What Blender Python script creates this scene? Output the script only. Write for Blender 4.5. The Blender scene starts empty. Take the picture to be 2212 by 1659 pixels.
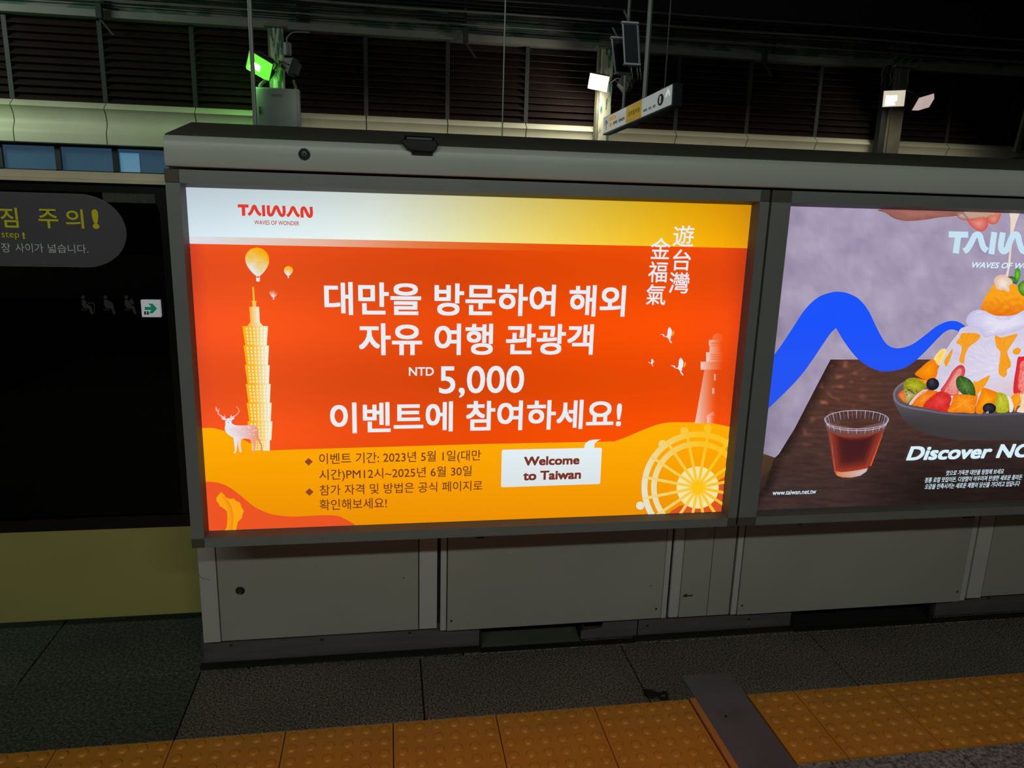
import bpy, math, random
import numpy as np
from mathutils import Vector, Matrix, noise
from mathutils.geometry import tessellate_polygon
random.seed(7)
S = bpy.context.scene
COL = S.collection

# ------------------------------------------------------------------ camera
FPX, YAW, PITCH, ROLL = 1637.03, 0.1660, 0.2323, 0.0300
CAM = Vector((0.0, -2.0444, 1.4711))
cy, sy, cp, sp = math.cos(YAW), math.sin(YAW), math.cos(PITCH), math.sin(PITCH)
FWD = Vector((sy*cp, cy*cp, -sp)); R0 = Vector((cy, -sy, 0)); U0 = R0.cross(FWD)
cr, sr = math.cos(ROLL), math.sin(ROLL)
RGT = cr*R0 + sr*U0; UPV = -sr*R0 + cr*U0
cd = bpy.data.cameras.new('camera'); cam = bpy.data.objects.new('camera', cd); COL.objects.link(cam)
cd.sensor_width = 36.0; cd.sensor_fit = 'HORIZONTAL'; cd.lens = 36.0*FPX/2212.0; cd.clip_start = .05; cd.clip_end = 200
m = Matrix((RGT, UPV, -FWD)).transposed().to_4x4(); m.translation = CAM; cam.matrix_world = m
S.camera = cam

def at(px, py, plane='y', val=0.0):
    """the point of a real plane (x, y or z = val) on which a feature was measured"""
    d = FWD + RGT*((px-1106.0)/FPX) - UPV*((py-829.5)/FPX)
    i = 'xyz'.index(plane)
    return CAM + d*((val-CAM[i])/d[i])

# ------------------------------------------------------------------ world, exposure, big lights
S.view_settings.view_transform = 'Standard'; S.view_settings.look = 'None'
S.view_settings.gamma = 1.0; S.view_settings.use_curve_mapping = False; S.view_settings.exposure = 0.0
w = bpy.data.worlds.new('night'); S.world = w; w.use_nodes = True
w.node_tree.nodes['Background'].inputs[0].default_value = (.35, .42, .5, 1)
w.node_tree.nodes['Background'].inputs[1].default_value = .005

def area(name, loc, target, sx, sy_, energy, col):
    l = bpy.data.lights.new(name, 'AREA'); l.shape = 'RECTANGLE'; l.size = sx; l.size_y = sy_
    l.energy = energy; l.color = col
    o = bpy.data.objects.new(name, l); COL.objects.link(o); o.location = loc
    o.rotation_euler = (Vector(target)-Vector(loc)).to_track_quat('-Z', 'Y').to_euler()
    return o
def point(name, loc, energy, col, r=.1):
    l = bpy.data.lights.new(name, 'POINT'); l.energy = energy; l.color = col; l.shadow_soft_size = r
    o = bpy.data.objects.new(name, l); COL.objects.link(o); o.location = loc; return o
def spot(name, loc, target, energy, col, ang=90, r=.12):
    l = bpy.data.lights.new(name, 'SPOT'); l.energy = energy; l.color = col; l.spot_size = math.radians(ang)
    l.spot_blend = .6; l.shadow_soft_size = r
    o = bpy.data.objects.new(name, l); COL.objects.link(o); o.location = loc
    o.rotation_euler = (Vector(target)-Vector(loc)).to_track_quat('-Z', 'Y').to_euler(); return o

area('platform_lamp_light', (-.4, -4.2, 3.3), (-.4, 0, .9), 5.0, .14, 46, (.95, 1.0, .92))
area('opposite_lamp_light', (-13.0, 13.0, 6.2), (-6, 18, 3.2), 4.0, .6, 330, (.86, 1.0, .86))
area('fascia_fill_light', (7.0, 15.6, 4.1), (7.0, 17.9, 3.0), 18.0, .3, 20, (1.0, .96, .76)).data.spread = math.radians(60)  # unseen strip added to lift the far fascia and its ledge
area('speaker_fill_light', (2.6, 3.5, 6.2), (3.6, 10, 3.6), 1.2, .3, 60, (.9, 1.0, 1.0))  # added light without a fixture, brightens the speakers and hanging sign

# ------------------------------------------------------------------ helpers
def lin(c):
    r = []
    for v in c[:3]:
        v = max(0, min(1, v/255.0)); r.append(v/12.92 if v <= .04045 else ((v+.055)/1.055)**2.4)
    return tuple(r)

def tag(o, label=None, cat=None, group=None, kind=None):
    if label: o['label'] = label
    if cat: o['category'] = cat
    if group: o['group'] = group
    if kind: o['kind'] = kind
    return o

def empty(name, loc, label=None, cat=None, group=None, kind=None):
    o = bpy.data.objects.new(name, None); COL.objects.link(o); o.location = loc
    o.empty_display_size = .05
    return tag(o, label, cat, group, kind)

def wloc(o):
    v = Vector(o.location)
    while o.parent: o = o.parent; v = v + Vector(o.location)
    return v

def link(o, parent):
    COL.objects.link(o)
    if parent is not None:
        o.parent = parent
    return o

class MB:
    def __init__(s): s.v = []; s.f = []
    def box(s, x0, x1, y0, y1, z0, z1):
        b = len(s.v)
        s.v += [(x0,y0,z0),(x1,y0,z0),(x1,y1,z0),(x0,y1,z0),(x0,y0,z1),(x1,y0,z1),(x1,y1,z1),(x0,y1,z1)]
        s.f += [tuple(b+i for i in q) for q in ((0,3,2,1),(4,5,6,7),(0,1,5,4),(1,2,6,5),(2,3,7,6),(3,0,4,7))]
        return s
    def hexa(s, p):
        b = len(s.v); s.v += [tuple(q) for q in p]
        s.f += [tuple(b+i for i in q) for q in ((0,3,2,1),(4,5,6,7),(0,1,5,4),(1,2,6,5),(2,3,7,6),(3,0,4,7))]
        return s
    def prism(s, prof, x0, x1, axis='x'):
        """profile of (a,b) pairs extruded along an axis"""
        n = len(prof); b = len(s.v)
        for X in (x0, x1):
            for (a, c) in prof:
                s.v.append({'x': (X, a, c), 'y': (a, X, c), 'z': (a, c, X)}[axis])
        s.f.append(tuple(b+i for i in range(n))[::-1]); s.f.append(tuple(b+n+i for i in range(n)))
        for i in range(n):
            j = (i+1) % n; s.f.append((b+i, b+j, b+n+j, b+n+i))
        return s
    def tube(s, pts, r, n=8, r2=None, closed=False):
        pts = [Vector(p) for p in pts]; b = len(s.v); k = len(pts)
        for i, p in enumerate(pts):
            if closed: t = pts[(i+1) % k]-pts[i-1]
            else: t = pts[min(i+1, k-1)]-pts[max(i-1, 0)]
            t.normalize(); a = t.cross(Vector((0, 0, 1)))
            if a.length < .1: a = t.cross(Vector((0, 1, 0)))
            a.normalize(); c = t.cross(a)
            rr = r if r2 is None else r+(r2-r)*i/(k-1)
            for j in range(n):
                g = 2*math.pi*j/n; q = p+a*(rr*math.cos(g))+c*(rr*math.sin(g)); s.v.append(tuple(q))
        for i in range(k if closed else k-1):
            i2 = (i+1) % k
            for j in range(n):
                j2 = (j+1) % n; s.f.append((b+i*n+j, b+i*n+j2, b+i2*n+j2, b+i2*n+j))
        if not closed:
            s.f.append(tuple(b+j for j in range(n))[::-1]); s.f.append(tuple(b+(k-1)*n+j for j in range(n)))
        return s
    def lathe(s, c, axis, prof, n=20):
        """profile [(dist along axis, radius)]"""
        c = Vector(c); ax = Vector(axis).normalized(); a = ax.cross(Vector((0, 0, 1)))
        if a.length < .1: a = ax.cross(Vector((1, 0, 0)))
        a.normalize(); d = ax.cross(a); b = len(s.v)
        for (h, r) in prof:
            for j in range(n):
                g = 2*math.pi*j/n; s.v.append(tuple(c+ax*h+a*(r*math.cos(g))+d*(r*math.sin(g))))
        for i in range(len(prof)-1):
            for j in range(n):
                j2 = (j+1) % n; s.f.append((b+i*n+j, b+i*n+j2, b+(i+1)*n+j2, b+(i+1)*n+j))
        s.f.append(tuple(b+j for j in range(n))[::-1]); s.f.append(tuple(b+(len(prof)-1)*n+j for j in range(n)))
        return s
    def build(s, name, mat, parent=None, smooth=False, bevel=0, seg=2, **kw):
        off = wloc(parent) if parent is not None else Vector((0, 0, 0))
        me = bpy.data.meshes.new(name)
        vs = [tuple(Vector(q)-off) for q in s.v]
        # origin at the piece's own base centre
        xs = [q[0] for q in vs]; ys = [q[1] for q in vs]; zs = [q[2] for q in vs]
        o0 = Vector(((min(xs)+max(xs))/2, (min(ys)+max(ys))/2, min(zs)))
        me.from_pydata([tuple(Vector(q)-o0) for q in vs], [], s.f); me.update()
        me.materials.append(mat)
        if smooth:
            me.polygons.foreach_set('use_smooth', [True]*len(me.polygons))
            try: me.set_sharp_from_angle(angle=math.radians(40))
            except Exception: pass
        o = bpy.data.objects.new(name, me); o.location = o0; link(o, parent)
        if bevel:
            bm = o.modifiers.new('bevel', 'BEVEL'); bm.width = bevel; bm.segments = seg; bm.limit_method = 'ANGLE'
            bm.harden_normals = False
        return tag(o, **kw)

def copy_obj(o, parent, loc):
    c = o.copy(); COL.objects.link(c); c.parent = parent; c.location = loc; return c

# ------------------------------------------------------------------ materials
def mat(name, col, rough=.5, metal=0.0, spec=.5, var=0.0, vscale=3.0, bump=0.0, bscale=60.0, vcol=None, emit=None, estr=0, stretch=None, thr=None):
    m = bpy.data.materials.new(name); m.use_nodes = True; nt = m.node_tree; b = nt.nodes['Principled BSDF']
    b.inputs['Roughness'].default_value = rough; b.inputs['Metallic'].default_value = metal
    b.inputs['Specular IOR Level'].default_value = spec
    c = lin(col); b.inputs['Base Color'].default_value = (*c, 1)
    if var or vcol or bump:
        tc = nt.nodes.new('ShaderNodeNewGeometry'); mp = nt.nodes.new('ShaderNodeMapping')
        nt.links.new(tc.outputs['Position'], mp.inputs[0])
        if stretch: mp.inputs['Scale'].default_value = stretch
    if var or vcol:
        n = nt.nodes.new('ShaderNodeTexNoise'); n.inputs['Scale'].default_value = vscale; n.inputs['Detail'].default_value = 6
        nt.links.new(mp.outputs[0], n.inputs[0])
        r = nt.nodes.new('ShaderNodeValToRGB')
        lo, hi = thr or (.32, .68)
        r.color_ramp.elements[0].position = lo; r.color_ramp.elements[1].position = hi
        c2 = lin(vcol) if vcol else tuple(v*(1-var) for v in c)
        r.color_ramp.elements[0].color = (*c2, 1); r.color_ramp.elements[1].color = (*c, 1)
        nt.links.new(n.outputs[0], r.inputs[0]); nt.links.new(r.outputs[0], b.inputs['Base Color'])
    if bump:
        n2 = nt.nodes.new('ShaderNodeTexNoise'); n2.inputs['Scale'].default_value = bscale; n2.inputs['Detail'].default_value = 3
        nt.links.new(mp.outputs[0], n2.inputs[0])
        bp = nt.nodes.new('ShaderNodeBump'); bp.inputs['Strength'].default_value = bump; bp.inputs['Distance'].default_value = .004
        nt.links.new(n2.outputs[0], bp.inputs['Height']); nt.links.new(bp.outputs[0], b.inputs['Normal'])
    if emit:
        b.inputs['Emission Color'].default_value = (*lin(emit), 1); b.inputs['Emission Strength'].default_value = estr
    return m

def granite(name, base, dark, light, scale=260, rough=.55):
    m = bpy.data.materials.new(name); m.use_nodes = True; nt = m.node_tree; b = nt.nodes['Principled BSDF']
    g = nt.nodes.new('ShaderNodeNewGeometry')
    n = nt.nodes.new('ShaderNodeTexNoise'); n.inputs['Scale'].default_value = scale; n.inputs['Detail'].default_value = 2
    n.inputs['Roughness'].default_value = .7
    nt.links.new(g.outputs['Position'], n.inputs[0])
    r = nt.nodes.new('ShaderNodeValToRGB'); e = r.color_ramp.elements
    e[0].position = .36; e[0].color = (*lin(dark), 1); e[1].position = .66; e[1].color = (*lin(light), 1)
    x = e.new(.5); x.color = (*lin(base), 1)
    nt.links.new(n.outputs[0], r.inputs[0])
    n2 = nt.nodes.new('ShaderNodeTexNoise'); n2.inputs['Scale'].default_value = 2.6; n2.inputs['Detail'].default_value = 5
    nt.links.new(g.outputs['Position'], n2.inputs[0])
    r2 = nt.nodes.new('ShaderNodeValToRGB'); r2.color_ramp.elements[0].position = .3; r2.color_ramp.elements[1].position = .7
    r2.color_ramp.elements[0].color = (.72, .72, .72, 1); r2.color_ramp.elements[1].color = (1, 1, 1, 1)
    nt.links.new(n2.outputs[0], r2.inputs[0])
    mx = nt.nodes.new('ShaderNodeMixRGB'); mx.blend_type = 'MULTIPLY'; mx.inputs[0].default_value = 1
    nt.links.new(r.outputs[0], mx.inputs[1]); nt.links.new(r2.outputs[0], mx.inputs[2])
    nt.links.new(mx.outputs[0], b.inputs['Base Color'])
    bp = nt.nodes.new('ShaderNodeBump'); bp.inputs['Strength'].default_value = .35; bp.inputs['Distance'].default_value = .002
    nt.links.new(n.outputs[0], bp.inputs['Height']); nt.links.new(bp.outputs[0], b.inputs['Normal'])
    b.inputs['Roughness'].default_value = rough; b.inputs['Specular IOR Level'].default_value = .4
    return m

M = {}
M['paint'] = mat('grey_green_paint', (206, 208, 200), .42, var=.10, vscale=2.2, bump=.05, bscale=90)
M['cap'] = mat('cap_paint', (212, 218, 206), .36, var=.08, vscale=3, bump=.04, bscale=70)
M['panel'] = mat('panel_paint', (180, 182, 170), .5, var=.12, vscale=2.0)
M['frame'] = mat('frame_aluminium', (150, 153, 150), .38, metal=.25, var=.08, vscale=8, stretch=(1, 1, 1))
M['corner'] = mat('corner_plastic', (94, 92, 76), .5, var=.15, vscale=10)
M['bezel'] = mat('shaded_bezel', (104, 102, 98), .6)  # rail bevel darkened in colour to weaken the poster light on it
M['captop'] = mat('dark_cap_top', (96, 96, 84), .55, var=.2, vscale=4)  # cap top in a darker grey than the cap front
M['steel'] = mat('brushed_steel', (134, 129, 134), .34, metal=.45, var=.25, vscale=4, bump=.08, bscale=25, stretch=(1, 1, 12))
M['plate'] = mat('floor_steel', (150, 143, 150), .36, metal=.45, var=.25, vscale=6, bump=.05, bscale=120)
M['amber'] = mat('poster_glow_trim', (245, 160, 84), .35, metal=.2)  # the poster's orange reflection is painted into the trim colour
M['black'] = mat('black_plastic', (16, 15, 15), .35)
M['rubber'] = mat('black_rubber', (22, 21, 20), .8)
M['lock'] = mat('dark_lock_metal', (95, 98, 95), .35, metal=.8)
M['shadow'] = mat('dark_paint_and_shade', (26, 26, 24), .8)  # near-black; doubles as painted shade in the barrier openings
M['sill'] = mat('sill_concrete', (92, 94, 80), .8, var=.2)
M['granite'] = granite('dark_granite', (116, 110, 94), (44, 44, 38), (176, 162, 146), 170)
M['granite_b'] = granite('black_stone', (82, 86, 74), (52, 56, 48), (122, 126, 112), 110, .6)
M['granite_c'] = granite('pale_granite', (160, 150, 146), (98, 92, 90), (205, 196, 190), 70)
M['joint'] = mat('joint_filler', (24, 23, 20), .9)
M['tactile'] = mat('tactile_yellow', (240, 160, 52), .33, var=.14, vscale=7, bump=.1, bscale=220)
M['yellow'] = mat('door_yellow_paint', (182, 176, 104), .5, var=.10, vscale=2)
M['rail'] = mat('door_rail_aluminium', (246, 238, 202), .35, var=.12, vscale=5)
M['frit'] = mat('black_glass_frit', (12, 11, 9), .3)
M['reflection'] = mat('painted_reflection', (70, 74, 66), .5, var=.4, vscale=220)
M['decal'] = mat('decal_grey', (92, 92, 96), .55)
M['decal_y'] = mat('decal_yellow', (255, 246, 30), .6)
M['decal_w'] = mat('decal_pale', (245, 250, 252), .6)
M['icon'] = mat('decal_icon', (62, 55, 46), .6)
M['cream'] = mat('cream_fascia', (216, 212, 186), .45, var=.10, vscale=1.4)
M['louver'] = mat('brown_louver', (44, 34, 31), .36, var=.2, vscale=2, spec=.5)
M['louverpost'] = mat('dark_louver_post', (34, 35, 33), .6)
M['beam'] = mat('peeling_green_beam', (112, 112, 104), .7, vcol=(44, 84, 66), vscale=1.3, thr=(.44, .52), stretch=(1, 1, 2.2), bump=.2, bscale=8)
M['ledge'] = mat('beam_flange', (120, 120, 112), .6, var=.2, vscale=1.5)
M['column'] = mat('peeling_column_paint', (205, 200, 172), .7, vcol=(50, 118, 86), vscale=5, thr=(.42, .5), stretch=(2.2, 2.2, .5))
M['column_d'] = mat('grey_column_paint', (120, 116, 98), .7, var=.25, vscale=4)
M['ceil'] = mat('dark_roof_sheet', (20, 21, 24), .85)
M['truss'] = mat('dark_truss_steel', (120, 120, 116), .6, var=.3, vscale=3)
M['cable'] = mat('black_cable', (18, 18, 18), .6)
M['cable_g'] = mat('grey_conduit', (112, 112, 106), .45, var=.2, vscale=5)
M['pole'] = mat('pole_steel', (170, 174, 168), .4, metal=.3)
M['boxgrey'] = mat('cabinet_grey', (132, 140, 138), .5, var=.08, vscale=3)
M['lampbody'] = mat('floodlight_body', (92, 88, 84), .5)
M['signwhite'] = mat('sign_white', (228, 230, 228), .4, emit=(205, 210, 212), estr=.28)
M['signyellow'] = mat('sign_yellow', (214, 176, 40), .4, emit=(200, 160, 30), estr=.25)
M['signtext'] = mat('sign_text', (60, 60, 56), .6)
M['signorange'] = mat('sign_orange', (236, 160, 30), .5, emit=(236, 160, 30), estr=.3)
M['signdark'] = mat('sign_casing', (40, 42, 46), .5)
M['speaker_grille'] = mat('speaker_grille', (26, 32, 32), .7)
M['speaker_body'] = mat('speaker_body', (190, 200, 200), .4, metal=.3)
M['track'] = mat('track_ballast', (38, 36, 33), .95, var=.4, vscale=8)
M['concrete'] = mat('platform_concrete', (96, 94, 88), .85, var=.2, vscale=1.5)
M['winframe'] = mat('window_frame_dark', (36, 40, 36), .5)
def winmat(name, a, b_, s):
    return mat(name, a, .25, vcol=b_, vscale=1.2, thr=(.4, .6), emit=b_, estr=s, stretch=(1, 1, .5))
M['win'] = winmat('lit_blue_window', (60, 84, 104), (56, 82, 104), .5)
M['win2'] = winmat('bright_blue_blind', (92, 130, 156), (90, 132, 160), .7)
M['lamp_green'] = mat('green_lens', (60, 200, 60), .3, emit=(120, 255, 70), estr=.95)
M['lamp_green_hot'] = mat('green_tube', (200, 255, 200), .3, emit=(235, 255, 235), estr=9)
M['lamp_white'] = mat('white_lens', (240, 240, 220), .3, emit=(255, 252, 226), estr=3.4)
M['lamp_warm'] = mat('dim_lens', (230, 222, 200), .3, emit=(226, 216, 192), estr=.8)
M['lamp_pink'] = mat('dim_pink_lens', (225, 208, 200), .3, emit=(214, 192, 184), estr=.7)
M['lamp_off'] = mat('dark_lens', (90, 96, 88), .25)
M['exit_white'] = mat('exit_sign_face', (190, 192, 194), .5, emit=(160, 162, 166), estr=.6)
M['exit_dim'] = mat('exit_sign_grey_green', (60, 84, 76), .6)
M['signdim'] = mat('sign_faint_grey', (150, 154, 154), .6)
M['signdimyellow'] = mat('sign_faint_ochre', (170, 138, 30), .6, emit=(150, 118, 20), estr=.2)
M['signbright'] = mat('sign_bright_white', (245, 248, 248), .5, emit=(225, 230, 232), estr=.4)
M['exit_green'] = mat('exit_sign_green', (4, 100, 74), .5, emit=(0, 100, 74), estr=.8)

gl = bpy.data.materials.new('tinted_glass'); gl.use_nodes = True; nt = gl.node_tree; nt.nodes.clear()
o_ = nt.nodes.new('ShaderNodeOutputMaterial'); tr = nt.nodes.new('ShaderNodeBsdfTransparent'); gs = nt.nodes.new('ShaderNodeBsdfGlossy')
tr.inputs[0].default_value = (.16, .17, .15, 1); gs.inputs['Roughness'].default_value = .04; gs.inputs[0].default_value = (.8, .8, .8, 1)
fr = nt.nodes.new('ShaderNodeFresnel'); fr.inputs[0].default_value = 1.3
mx = nt.nodes.new('ShaderNodeMixShader'); nt.links.new(fr.outputs[0], mx.inputs[0]); nt.links.new(tr.outputs[0], mx.inputs[1]); nt.links.new(gs.outputs[0], mx.inputs[2])
nt.links.new(mx.outputs[0], o_.inputs[0]); M['glass'] = gl

# backlit print: colours of the printed film, with uneven backlight painted into them
pm = bpy.data.materials.new('backlit_print'); pm.use_nodes = True; nt = pm.node_tree; b = nt.nodes['Principled BSDF']
b.inputs['Base Color'].default_value = (.004, .004, .004, 1); b.inputs['Roughness'].default_value = .45; b.inputs['Specular IOR Level'].default_value = .15
va = nt.nodes.new('ShaderNodeVertexColor'); va.layer_name = 'ink'
nt.links.new(va.outputs[0], b.inputs['Emission Color']); b.inputs['Emission Strength'].default_value = 1.0
M['print'] = pm

# ------------------------------------------------------------------ print artwork (flat film on the light box face)
class Art:
    """faces given in measured points of the poster plane, clipped to the poster's rectangle"""
    def __init__(s, rect, y=0.0, layer=1):
        s.rect = rect; s.y = y - .0004*layer; s.y0 = y; s.v = []; s.f = []; s.c = []
    def face(s, pts):            # pts: [(x, z, (r,g,b) linear)]
        x0, z0, x1, z1 = s.rect
        for (ax, val, sg) in ((0, x0, 1), (0, x1, -1), (1, z0, 1), (1, z1, -1)):
            out = []
            for i in range(len(pts)):
                a, b = pts[i-1], pts[i]; da = (a[ax]-val)*sg; db = (b[ax]-val)*sg
                if (da < 0) != (db < 0):
                    t = da/(da-db); out.append((a[0]+(b[0]-a[0])*t, a[1]+(b[1]-a[1])*t, tuple(a[2][k]+(b[2][k]-a[2][k])*t for k in range(3))))
                if db >= 0: out.append(b)
            pts = out
            if len(pts) < 3: return
        n = len(s.v)
        for p in pts: s.v.append((p[0], s.y, p[1])); s.c.append(p[2])
        s.f.append(tuple(range(n, n+len(pts))))
    def pt(s, px, py, col):
        w_ = at(px, py, 'y', s.y0); c = col(px, py) if callable(col) else col
        return (w_.x, w_.z, lin(c))
    def poly(s, pts, col):
        P = [s.pt(px, py, col) for px, py in pts]
        for t in tessellate_polygon([[Vector((p[0], p[1], 0)) for p in P]]):
            s.face([P[i] for i in t])
    def quad(s, pts, col): s.face([s.pt(px, py, col) for px, py in pts])
    def blob(s, pts, col, rings=4, c=None):
        if c is None: c = (sum(p[0] for p in pts)/len(pts), sum(p[1] for p in pts)/len(pts))
        n = len(pts)
        f = (lambda x, y, r: col(x, y, r))
        R = []
        for k in range(rings+1):
            r = 1-k/rings; R.append([s.pt(c[0]+(p[0]-c[0])*r, c[1]+(p[1]-c[1])*r, (lambda x, y, r=r: f(x, y, r))) for p in pts])
        for k in range(rings):
            for i in range(n):
                j = (i+1) % n
                s.face([R[k][i], R[k][j], R[k+1][j], R[k+1][i]] if k < rings-1 else [R[k][i], R[k][j], R[k+1][i]])
    def grid(s, rows, cols, fn, col):
        G = [[s.pt(*fn(i/cols, j/rows), col) for i in range(cols+1)] for j in range(rows+1)]
        for j in range(rows):
            for i in range(cols): s.face([G[j][i], G[j][i+1], G[j+1][i+1], G[j+1][i]])
    def stroke(s, pts, wd, col):
        n = len(pts); L = []; Rr = []
        for i, p in enumerate(pts):
            a = pts[max(i-1, 0)]; b = pts[min(i+1, n-1)]; dx, dy = b[0]-a[0], b[1]-a[1]; l = math.hypot(dx, dy) or 1
            w_ = wd if not isinstance(wd, (list, tuple)) else wd[0]+(wd[1]-wd[0])*i/(n-1)
            nx, ny = -dy/l*w_/2, dx/l*w_/2; L.append((p[0]+nx, p[1]+ny)); Rr.append((p[0]-nx, p[1]-ny))
        for i in range(n-1): s.quad([L[i], L[i+1], Rr[i+1], Rr[i]], col)
    def disc(s, c, r, col, n=28, ry=None):
        ry = ry or r
        s.poly([(c[0]+r*math.cos(2*math.pi*i/n), c[1]+ry*math.sin(2*math.pi*i/n)) for i in range(n)], col)
    def build(s, name, parent, **kw):
        me = bpy.data.meshes.new(name)
        off = wloc(parent); xs = [q[0] for q in s.v]; zs = [q[2] for q in s.v]
        o0 = Vector(((min(xs)+max(xs))/2, s.y, min(zs)))
        me.from_pydata([tuple(Vector(q)-o0) for q in s.v], [], s.f); me.update()
        at_ = me.color_attributes.new('ink', 'FLOAT_COLOR', 'POINT')
        buf = []
        for c in s.c: buf += [c[0], c[1], c[2], 1]
        at_.data.foreach_set('color', buf)
        me.materials.append(M['print'])
        o = bpy.data.objects.new(name, me); o.location = o0-off; link(o, parent); return tag(o, **kw)

def spl(pts, n=6, closed=False):
    out = []; k = len(pts)
    rng = range(k) if closed else range(k-1)
    for i in rng:
        if closed: p0, p1, p2, p3 = pts[i-1], pts[i], pts[(i+1) % k], pts[(i+2) % k]
        else: p0, p1, p2, p3 = pts[max(i-1, 0)], pts[i], pts[i+1], pts[min(i+2, k-1)]
        for j in range(n):
            t = j/n
            out.append(tuple(.5*((2*p1[q])+(-p0[q]+p2[q])*t+(2*p0[q]-5*p1[q]+4*p2[q]-p3[q])*t*t+(-p0[q]+3*p1[q]-3*p2[q]+p3[q])*t**3) for q in (0, 1)))
    if not closed: out.append(pts[-1])
    return out
def sc(pts, ox, oy, k): return [(ox+x/k, oy+y/k) for x, y in pts]
def mixc(a, b, t): t = max(0, min(1, t)); return tuple(a[i]+(b[i]-a[i])*t for i in range(3))
def ramp(stops, x):
    if x <= stops[0][0]: return stops[0][1]
    for (a, ca), (b, cb) in zip(stops, stops[1:]):
        if x <= b: return mixc(ca, cb, (x-a)/(b-a))
    return stops[-1][1]

def text_mesh(body, bold=0.0, shear=0.0, spacing=1.0, off=0.0):
    cu = bpy.data.curves.new('t', 'FONT'); cu.body = body; cu.size = 1; cu.offset = off; cu.space_character = spacing
    cu.resolution_u = 4; cu.fill_mode = 'FRONT'
    ob = bpy.data.objects.new('t', cu); COL.objects.link(ob)
    bpy.context.view_layer.update()
    dg = bpy.context.evaluated_depsgraph_get(); me = bpy.data.meshes.new_from_object(ob.evaluated_get(dg))
    bpy.data.objects.remove(ob); bpy.data.curves.remove(cu)
    V0 = [(v.co.x+shear*v.co.y, v.co.y) for v in me.vertices]; F0 = [tuple(p.vertices) for p in me.polygons]
    bpy.data.meshes.remove(me)
    if not bold: return V0, F0
    V = []; F = []          # heavier weight: the same outline laid on itself in a small square
    for dx in (-bold, 0, bold):
        for dy in (-bold, 0, bold):
            if (dx == 0) != (dy == 0) and bold < .03: continue
            n = len(V); V += [(x+dx, y+dy) for x, y in V0]; F += [tuple(i+n for i in f) for f in F0]
    return V, F

def text(name, body, L, Rt, top, bot, parent, y=0.0, layer=4, col=None, material=None, bold=0.0, shear=0.0, spacing=1.0, **kw):
    """lettering fitted between measured ends (L, Rt) and measured heights (top, bot) on the plane y"""
    V, F = text_mesh(body, bold if col is not None else 0, shear, spacing, 0 if col is not None else bold)
    xs = [p[0] for p in V]; zs = [p[1] for p in V]
    x0 = at(*L, 'y', y).x; x1 = at(*Rt, 'y', y).x; z1 = at(*top, 'y', y).z; z0 = at(*bot, 'y', y).z
    kx = (x1-x0)/(max(xs)-min(xs)); kz = (z1-z0)/(max(zs)-min(zs))
    off = wloc(parent); yy = y-.0004*layer; o0 = Vector(((x0+x1)/2, yy, z0))
    me = bpy.data.meshes.new(name)
    me.from_pydata([(x0+(p[0]-min(xs))*kx-o0.x, 0, z0+(p[1]-min(zs))*kz-o0.z) for p in V], [], F); me.update()
    if col is not None:
        a = me.color_attributes.new('ink', 'FLOAT_COLOR', 'POINT'); c = lin(col); a.data.foreach_set('color', [*c, 1]*len(V))
        me.materials.append(M['print'])
    else: me.materials.append(material)
    o = bpy.data.objects.new(name, me); o.location = o0-off; link(o, parent); return tag(o, **kw)
# ================================================================== FLOOR
floor = MB().box(-6, 7, -5.0, .78, -.12, -.014).box(-6, 7, .72, .78, -1.2, -.014).build('floor', M['joint'], kind='structure')
G = .0022
def slab(x0, x1, y0, y1, mt, z=0.0, th=.03):
    return MB().box(x0+G, x1-G, y0+G, y1-G, z-th, z).build('stone_slab', mt, floor, bevel=.0015, seg=1)
YT0, YT1, YJ = -.4105, -.1105, .2067
xs = [-5.4, -4.7, -4.0, -3.3, -2.6, -1.95, -1.29, -.5955, .0960, .7846, 1.4852, 2.19, 2.88, 3.57, 4.26]
for a, b in zip(xs, xs[1:]): slab(a, b, YT1, YJ, M['granite'] if a > -.7 else M['granite_b'])
xs = [-5.2, -4.5, -3.8, -3.15, -2.47, -1.8, -1.127, -.45, .24, .93, 1.62, 2.31, 3.0, 3.7, 4.3]
for a, b in zip(xs, xs[1:]): slab(a, b, YJ, .74, M['granite_b'] if b < .9 else M['granite'])
k = 0
for i in range(-10, 11):
    slab(1.20+.39*i, 1.59+.39*i, -.93, YT0, M['granite_c'])
for j in range(5):
    for i in range(-4, 5): slab(.3+.78*i, 1.08+.78*i, -.93-.78*(j+1), -.93-.78*j, M['granite_c'])

def tactile(x0, x1):
    m_ = MB().box(x0+.0015, x1-.0015, YT0+.0015, YT1-.0015, -.03, .0015)
    n = int(round((x1-x0)/.05))
    for i in range(n):
        for j in range(6):
            cx = x1-.025-.05*i; cy_ = YT0+.025+.05*j
            m_.lathe((cx, cy_, .0012), (0, 0, 1), [(0, .0160), (.0012, .0156), (.0052, .0120), (.0060, .0104)], 14)
    return m_
first = tactile(0, .3).build('tactile_tile', M['tactile'], floor, smooth=True)
base = first.location.copy(); fx0 = base.x-.15; first.location.x = fx0-.8952+.15
for i in list(range(-8, 0))+list(range(1, 6)):
    copy_obj(first, floor, (fx0-.8952+.3*i+.15, base.y, base.z))
for i in range(0, 7): copy_obj(first, floor, (fx0+1.2546+.3*i+.15, base.y, base.z))
tactile(1.098, 1.2546).build('tactile_tile', M['tactile'], floor, smooth=True)
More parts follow.
